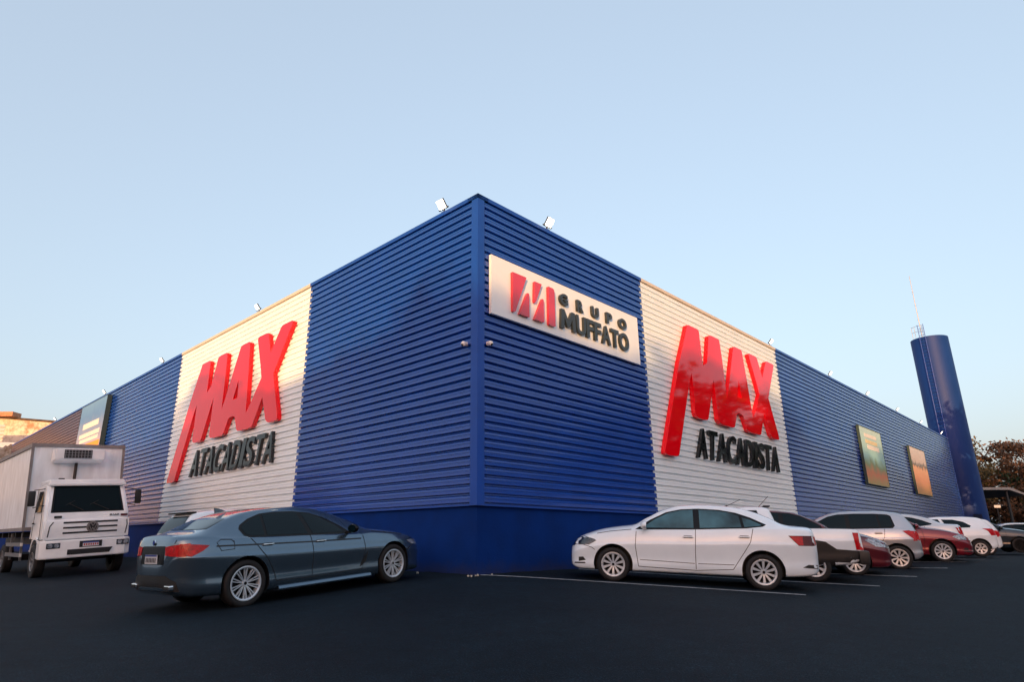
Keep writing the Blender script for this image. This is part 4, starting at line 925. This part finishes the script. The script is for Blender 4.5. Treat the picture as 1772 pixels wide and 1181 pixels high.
# bumper
bm = bmesh.new(); prism(bm, [(-.35, -1.06), (.02, -1.06), (.13, -.90), (.15, .06), (.13, 1.02), (.02, 1.17), (-.35, 1.17)], lambda a, c, t: Vector((a, c, t)), .52, 1.00, tri=False)
bmesh.ops.recalc_face_normals(bm, faces=bm.faces); bmesh.ops.bevel(bm, geom=[e for e in bm.edges if abs(e.verts[0].co.z-e.verts[1].co.z) < .01], offset=.025, segments=2, affect='EDGES')
obj('bumper', bm, M_TWH, trk, smooth=True, angle=35)
bm = bmesh.new(); prism(bm, [(-.42, .60), (.62, .60), (.70, .74), (-.42, .74)], lambda a, c, t: Vector((t, a, c)), .10, .158); obj('air_intake', bm, M_BLKP, trk)
bm = bmesh.new(); box(bm, (.153, .14, .865), (.014, .56, .17), 0, bev=.004); pl = obj('number_plate_holder', bm, M_BLKP, trk)
bm = bmesh.new(); box(bm, (.163, .14, .86), (.008, .40, .12), 0); box(bm, (.1645, .14, .905), (.008, .40, .03), 1)
for k in range(7): box(bm, (.1665, -.02+k*.055, .85), (.004, .032, .055), 2)
obj('number_plate', bm, [M_PLATE, M_PLATEB, M_PLATER], pl)
for sg, yc in ((-1, -.76), (1, .96)):
    bm = bmesh.new(); xf_ = .118
    box(bm, (xf_, yc, .86), (.05, .33, .15), 0, bev=.01)
    h_ = obj('headlight', bm, M_HEADD, trk)
    bm = bmesh.new()
    for dy in (-.08, .08): cyl(bm, (xf_+.02, yc+dy, .86), (xf_+.032, yc+dy, .86), .062, .058, seg=20)
    obj('headlight_lens', bm, M_HEAD, h_, smooth=True, angle=40)
    bm = bmesh.new(); box(bm, (.10, yc+sg*-.10, .66), (.06, .12, .08)); obj('fog_light_recess', bm, M_SEAM, trk)
# wheels, arches, chassis
for xx, dual in ((-.78, 0), (-5.35, 1), ):
    for sg in (-1, 1):
        yy = .05+sg*.98
        make_wheel(trk, xx, yy, .46, .26, .26, spoke(8, mt=M_METAL, wi=.03, wo=.035, hub=.09), sg)
for sg, yb in ((-1, -1.04), (1, 1.12)):
    bm = bmesh.new()
    pts = [(-.18, .58)]+[(-.78+.60*math.cos(R(a)), .50+.62*math.sin(R(a))) for a in range(15, 170, 12)]+[(-1.42, .75)]
    ins = [(-.26, .58)]+[(-.78+.53*math.cos(R(a)), .50+.55*math.sin(R(a))) for a in range(15, 170, 12)]+[(-1.34, .75)]
    prism(bm, pts+ins[::-1], lambda a, c, t: Vector((a, t, c)), yb, yb-sg*.30)
    bmesh.ops.recalc_face_normals(bm, faces=bm.faces); obj('fender', bm, M_TWH, trk, smooth=True, angle=40)
bm = bmesh.new()
for yy in (-.36, .46): box(bm, (-5.0, yy, .98), (8.6, .09, .22))
box(bm, (-1.2, .05, .9), (1.8, 1.5, .35)); box(bm, (-.25, .05, .62), (.5, 1.9, .12)); box(bm, (-.95, .05, .46), (.16, 1.7, .14)); box(bm, (-5.35, .05, .46), (.2, 1.7, .2))
for k in range(6): box(bm, (-2.4-k*1.1, .09, 1.20), (.10, 2.3, .16))
obj('chassis', bm, M_BLKP, trk)
bm = bmesh.new()
for z_ in (.92, .62): box(bm, (-3.35, -1.10, z_), (2.3, .035, .11)); box(bm, (-2.19, -1.095, z_), (.06, .05, .10), 1)
for xx in (-2.6, -4.2): box(bm, (xx, -1.02, .85), (.06, .06, .8), 0)
obj('side_guard', bm, [M_METAL, M_DOME], trk)
for sg, ym in ((-1, -1.30), (1, 1.42)):
    bm = bmesh.new(); box(bm, (-.36, ym, 2.17), (.09, .17, .42), 0, bev=.03)
    yb = -.98 if sg < 0 else 1.06
    cyl(bm, (-.38, ym-sg*.05, 2.40), (-.48, yb, 2.44), .013, seg=6); cyl(bm, (-.38, ym-sg*.05, 1.92), (-.42, yb, 1.98), .013, seg=6)
    obj('mirror', bm, M_BLKP, trk, smooth=True, angle=35)

# ------------------------------------------------------------------ old building behind, left
ob = empty('old_building', loc=(-46, 47, 0), label='weathered orange plaster building behind the far end of the left wall', cat='building')
M_PLAST = bpy.data.materials.new('weathered_plaster'); M_PLAST.use_nodes = True; n = M_PLAST.node_tree; b = n.nodes['Principled BSDF']; tc = n.nodes.new('ShaderNodeTexCoord')
t1, t2 = tex(.55, 8, .75), tex(2.5, 6, .7)
cr = n.nodes.new('ShaderNodeValToRGB'); cr.color_ramp.elements[0].position = .36; cr.color_ramp.elements[0].color = (.42, .24, .14, 1); cr.color_ramp.elements[1].position = .50; cr.color_ramp.elements[1].color = (.78, .64, .52, 1)
n.links.new(t1.outputs[0], cr.inputs[0]); r2 = n.nodes.new('ShaderNodeValToRGB'); r2.color_ramp.elements[0].position = .35; r2.color_ramp.elements[0].color = (.62, .55, .5, 1); r2.color_ramp.elements[1].position = .55; r2.color_ramp.elements[1].color = (1, 1, 1, 1)
n.links.new(t2.outputs[0], r2.inputs[0]); n.links.new(mul(cr.outputs[0], r2.outputs[0]), b.inputs['Base Color']); b.inputs['Roughness'].default_value = .9
bm = bmesh.new(); vs = [(-9, 0), (5.6, 1.4), (5.6, 14), (-9, 14)]
lo = [bm.verts.new((x, y, -.5)) for x, y in vs]; hi = [bm.verts.new((x, y, z)) for (x, y), z in zip(vs, (12.8, 11.75, 11.75, 12.8))]
for i in range(4): bm.faces.new((lo[i], lo[(i+1) % 4], hi[(i+1) % 4], hi[i]))
bm.faces.new(hi); obj('wall', bm, M_PLAST, ob)
bm = bmesh.new(); cyl(bm, (-9.1, -.12, 12.87), (5.7, 1.28, 11.82), .10, seg=6); obj('coping', bm, mat('mossy_coping', (.10, .07, .05), .9, noise=.4, nscale=3), ob)
bm = bmesh.new(); box(bm, (-.9, .6, 12.55), (1.9, 1.2, .45), bev=.03); obj('parapet_block', bm, mat('rust_red_brick', (.52, .24, .13), .85, noise=.35, nscale=5), ob)
bm = bmesh.new()
for k in range(3): box(bm, (3.2+.42*k, 1.05+.04*k, 10.75), (.26, .10, .7))
obj('vent_openings', bm, mat('rusty_opening', (.25, .07, .03), .9, noise=.3), ob)
sh = empty('corrugated_shed', loc=(-46, 42, 0), label='pale corrugated shed roof and wall behind the truck, below the plaster building', cat='shed')
M_SHED = mat('pale_corrugated_sheet', (.62, .57, .52), .6, noise=.15, nscale=.8)
bm = bmesh.new(); z = 6.0; pr = None; k = 0
while z < 10.9:
    for o_ in (0, .12):
        a = bm.verts.new((-9, -1+o_, z)); c = bm.verts.new((1.9, 2.0+o_, z))
        if pr: bm.faces.new((pr[0], pr[1], c, a))
        pr = (a, c); z += .17
obj('upper_wall', bm, M_SHED, sh)
bm = bmesh.new(); pr = None
for k in range(40):
    y = -7+k*.14; zz = 7.0+k*.055+(.09 if k % 4 < 2 else 0); a = bm.verts.new((-12, y-.3, zz)); c = bm.verts.new((4.2, y+2.6, zz))
    if pr: bm.faces.new((pr[0], pr[1], c, a))
    pr = (a, c)
obj('roof', bm, M_SHED, sh)
bm = bmesh.new(); vs = [(-12, -7.25), (4.2, -4.4), (4.2, 2), (-12, 0)]
for i in range(4):
    p, q_ = vs[i], vs[(i+1) % 4]; bm.faces.new([bm.verts.new(v) for v in ((*p, -.5), (*q_, -.5), (*q_, 6.95), (*p, 6.95))])
obj('lower_wall', bm, M_SHED, sh)

# ------------------------------------------------------------------ trees
def leaf_mat(name, c1, c2):
    mt = bpy.data.materials.new(name); mt.use_nodes = True; n = mt.node_tree; b = n.nodes['Principled BSDF']
    g = n.nodes.new('ShaderNodeNewGeometry'); cr = n.nodes.new('ShaderNodeValToRGB'); cr.color_ramp.elements[0].color = (*c1, 1); cr.color_ramp.elements[1].color = (*c2, 1)
    n.links.new(g.outputs['Random Per Island'], cr.inputs[0]); n.links.new(cr.outputs[0], b.inputs['Base Color']); b.inputs['Roughness'].default_value = .7
    return mt
M_BARK = mat('bark', (.05, .035, .025), .9, noise=.3, nscale=5)
L_RED = leaf_mat('reddish_leaves', (.06, .040, .022), (.17, .085, .045)); L_OLV = leaf_mat('olive_leaves', (.06, .06, .022), (.17, .12, .045)); L_GRN = leaf_mat('green_leaves', (.02, .04, .012), (.06, .09, .025))
def tree(name, loc, h, cw, lm, label, seed, nclump=70, per=38, lsz=.32, trunk=.3, group='trees beyond the far rows', dep=.62):
    rn = random.Random(seed); root = empty(name, loc=loc, label=label, cat='tree', group=group)
    bm = bmesh.new(); cyl(bm, (0, 0, -.3), (.1, .05, h*.45), trunk, trunk*.6, seg=9)
    centres = []
    for k in range(8):
        a = rn.uniform(0, 6.28); rr = cw*rn.uniform(.35, .85); zz = h*rn.uniform(.55, .92); p = Vector((rr*math.cos(a), rr*math.sin(a), zz))
        m_ = Vector((p.x*.4, p.y*.4, h*.5)); cyl(bm, (.1, .05, h*.36), m_, trunk*.4, trunk*.22, seg=6); cyl(bm, m_, p, trunk*.22, trunk*.07, seg=5); centres.append(p)
    obj('trunk', bm, M_BARK, root, smooth=True)
    bm = bmesh.new()
    for k in range(nclump):
        u = rn.random(); a = rn.uniform(0, 6.28); zz = rn.uniform(-1, 1); rr = math.sqrt(max(0, 1-zz*zz))*rn.uniform(.55, 1.05)
        c = Vector((cw*rr*math.cos(a), cw*rr*math.sin(a), h*(1-dep/2)*1.0-.02*h+zz*h*dep*.5))
        cs = rn.uniform(.10, .24)*cw
        for j in range(per):
            g_ = lambda q: max(-1.9, min(1.9, rn.gauss(0, q))); d = Vector((g_(1), g_(1), g_(.55)))*cs*.6; p = c+d
            nrm = Vector((rn.gauss(0, 1), rn.gauss(0, 1), rn.gauss(.4, 1))).normalized(); t = nrm.orthogonal().normalized(); s_ = nrm.cross(t); L = lsz*rn.uniform(.6, 1.3)
            th = rn.uniform(0, 6.28); t, s_ = t*math.cos(th)+s_*math.sin(th), s_*math.cos(th)-t*math.sin(th)
            bm.faces.new([bm.verts.new(p+v) for v in (t*L, s_*L*.45, -t*L, -s_*L*.45)])
    obj('crown', bm, lm, root)
    return root
tree('broadleaf_tree', (54.5, 60.5, 0), 13.2, 3.4, L_OLV, 'tall olive-brown tree just right of the water tower', 1, nclump=120, per=60, lsz=.2, trunk=.35, dep=.8)
tree('broadleaf_tree', (60.5, 60, 0), 11.6, 4.6, L_RED, 'spreading reddish-brown tree behind the dark canopy', 2, nclump=170, per=60, lsz=.21, dep=.86)
tree('broadleaf_tree', (67.5, 60, 0), 11.8, 4.6, L_RED, 'reddish-brown tree cut by the right edge of the photo', 3, nclump=170, per=60, lsz=.21, dep=.86)
tree('broadleaf_tree', (57.5, 66, 0), 9.5, 4.4, L_RED, 'low dark tree between the tower and the canopy', 4, nclump=170, per=60, lsz=.21, dep=.86)
tree('broadleaf_tree', (64, 57, 0), 7.6, 4.2, L_GRN, 'low green tree under the reddish trees, beside the canopy', 5, nclump=150, per=55, lsz=.2, dep=.9)
tree('broadleaf_tree', (52.5, 67, 0), 8.6, 4.0, L_OLV, 'olive tree low behind the water tower, left of the canopy post', 6, nclump=150, per=60, lsz=.22, dep=.95)
tree('broadleaf_tree', (66, 69, 0), 9.0, 5.5, L_GRN, 'dark green tree farthest back, seen under the canopy roof', 7, nclump=190, per=60, lsz=.24, dep=.97)
tree('broadleaf_tree', (73, 64, 0), 10.5, 5.0, L_RED, 'reddish tree farthest right, behind the far cars', 8, nclump=150, per=55, lsz=.24, dep=.9)
# dark canopy in front of the trees
cn = empty('canopy', loc=(53.5, 53.3, 0), label='dark open canopy with a pale roof edge right of the water tower', cat='canopy')
bm = bmesh.new(); prism(bm, [(-6, 5.75), (.2, 5.75), (1.6, 5.15), (1.6, 4.95), (.1, 5.5), (-6, 5.5)], lambda a, c, t: Vector((a, t, c)), -1, 9); bmesh.ops.recalc_face_normals(bm, faces=bm.faces)
obj('roof', bm, mat('grey_canopy_sheet', (.30, .30, .29), .6), cn)
bm = bmesh.new(); box(bm, (-2, 8.8, 2.5), (9, .2, 6)); obj('back_wall', bm, mat('dark_fence_sheet', (.02, .018, .016), .9), cn)
for xx in (-4, 0):
    bm = bmesh.new(); box(bm, (xx, -.6, 2.6), (.18, .18, 5.8)); obj('post', bm, M_DARK, cn)
sg_ = empty('small_sign', loc=(52.0, 52.3, 0), label='small pale lit sign under the canopy', cat='sign')
bm = bmesh.new(); box(bm, (-.05, 0, 3.85), (.62, .08, .26), bev=.02); obj('sign_face', bm, mat('pale_sign_face', (.7, .5, .35), .5, emit=(1, .62, .38), estr=.12), sg_)
bm = bmesh.new(); cyl(bm, (-.05, .08, -.1), (-.05, .08, 3.9), .05, seg=8); obj('post', bm, M_DARK, sg_)

# ------------------------------------------------------------------ unseen, across the lot: warehouse added to shade the lower walls, and trees
wh = empty('warehouse', loc=(-10, -62, -1), label='unseen long grey warehouse, added across the lot to shade the lower walls', cat='warehouse')
bm = bmesh.new(); box(bm, (0, -6, 5.7), (150, 10, 11.4)); obj('wall', bm, mat('grey_render', (.10, .09, .08), .9, noise=.2), wh)
rn = random.Random(5)
labs = ['leafy tree across the lot behind the camera, outside the photo']
src = [tree('shade_tree', (-38, -50, -1), 11.2, 4.8, L_GRN, labs[0], 11, nclump=80, group='trees across the lot'), tree('shade_tree', (-26, -48, -1), 12.2, 4.6, L_GRN, labs[0], 12, nclump=80, group='trees across the lot')]
for k, (x, y, sc) in enumerate([(-15, -50, 1.0), (-6, -47, .95), (3, -51, 1.03), (12, -48, .92), (21, -50, 1.05), (31, -49, .98), (42, -50, 1.0), (-50, -48, 1.05), (37, 3, 1.05), (36, 12.5, 1.22), (37.5, 19, 1.22), (43, 22, 1.0), (39, -8, 1.08), (46, 12, 1.3)]):
    c = copy_tree(src[k % 2]); c.location = (x, y, -1); c.scale = (sc, sc, sc); c.rotation_euler.z = k*1.3

# small litter by the wall foot
bm = bmesh.new(); rn = random.Random(3)
lit = [(-.10, -.32), (-.02, -.25), (.02, -.18), (-.16, -.25), (.30, .05), (-1.25, .75)]
for i, (x, y) in enumerate(lit):
    b_ = bmesh.new(); bmesh.ops.create_icosphere(b_, subdivisions=1, radius=.018+.012*rn.random(), matrix=Matrix.Translation((0, 0, .01)))
    for v in b_.verts: v.co += Vector((rn.uniform(-.006, .006), rn.uniform(-.006, .006), rn.uniform(-.004, .004)))
    o = tag(obj('pebble', b_, mat('pale_pebble', (.4, .38, .33), .9)), 'small pale pebble on the asphalt near the building', 'pebble', 'pebbles on the asphalt'); o.location = (x, y, gz(x, y))
bm.free()
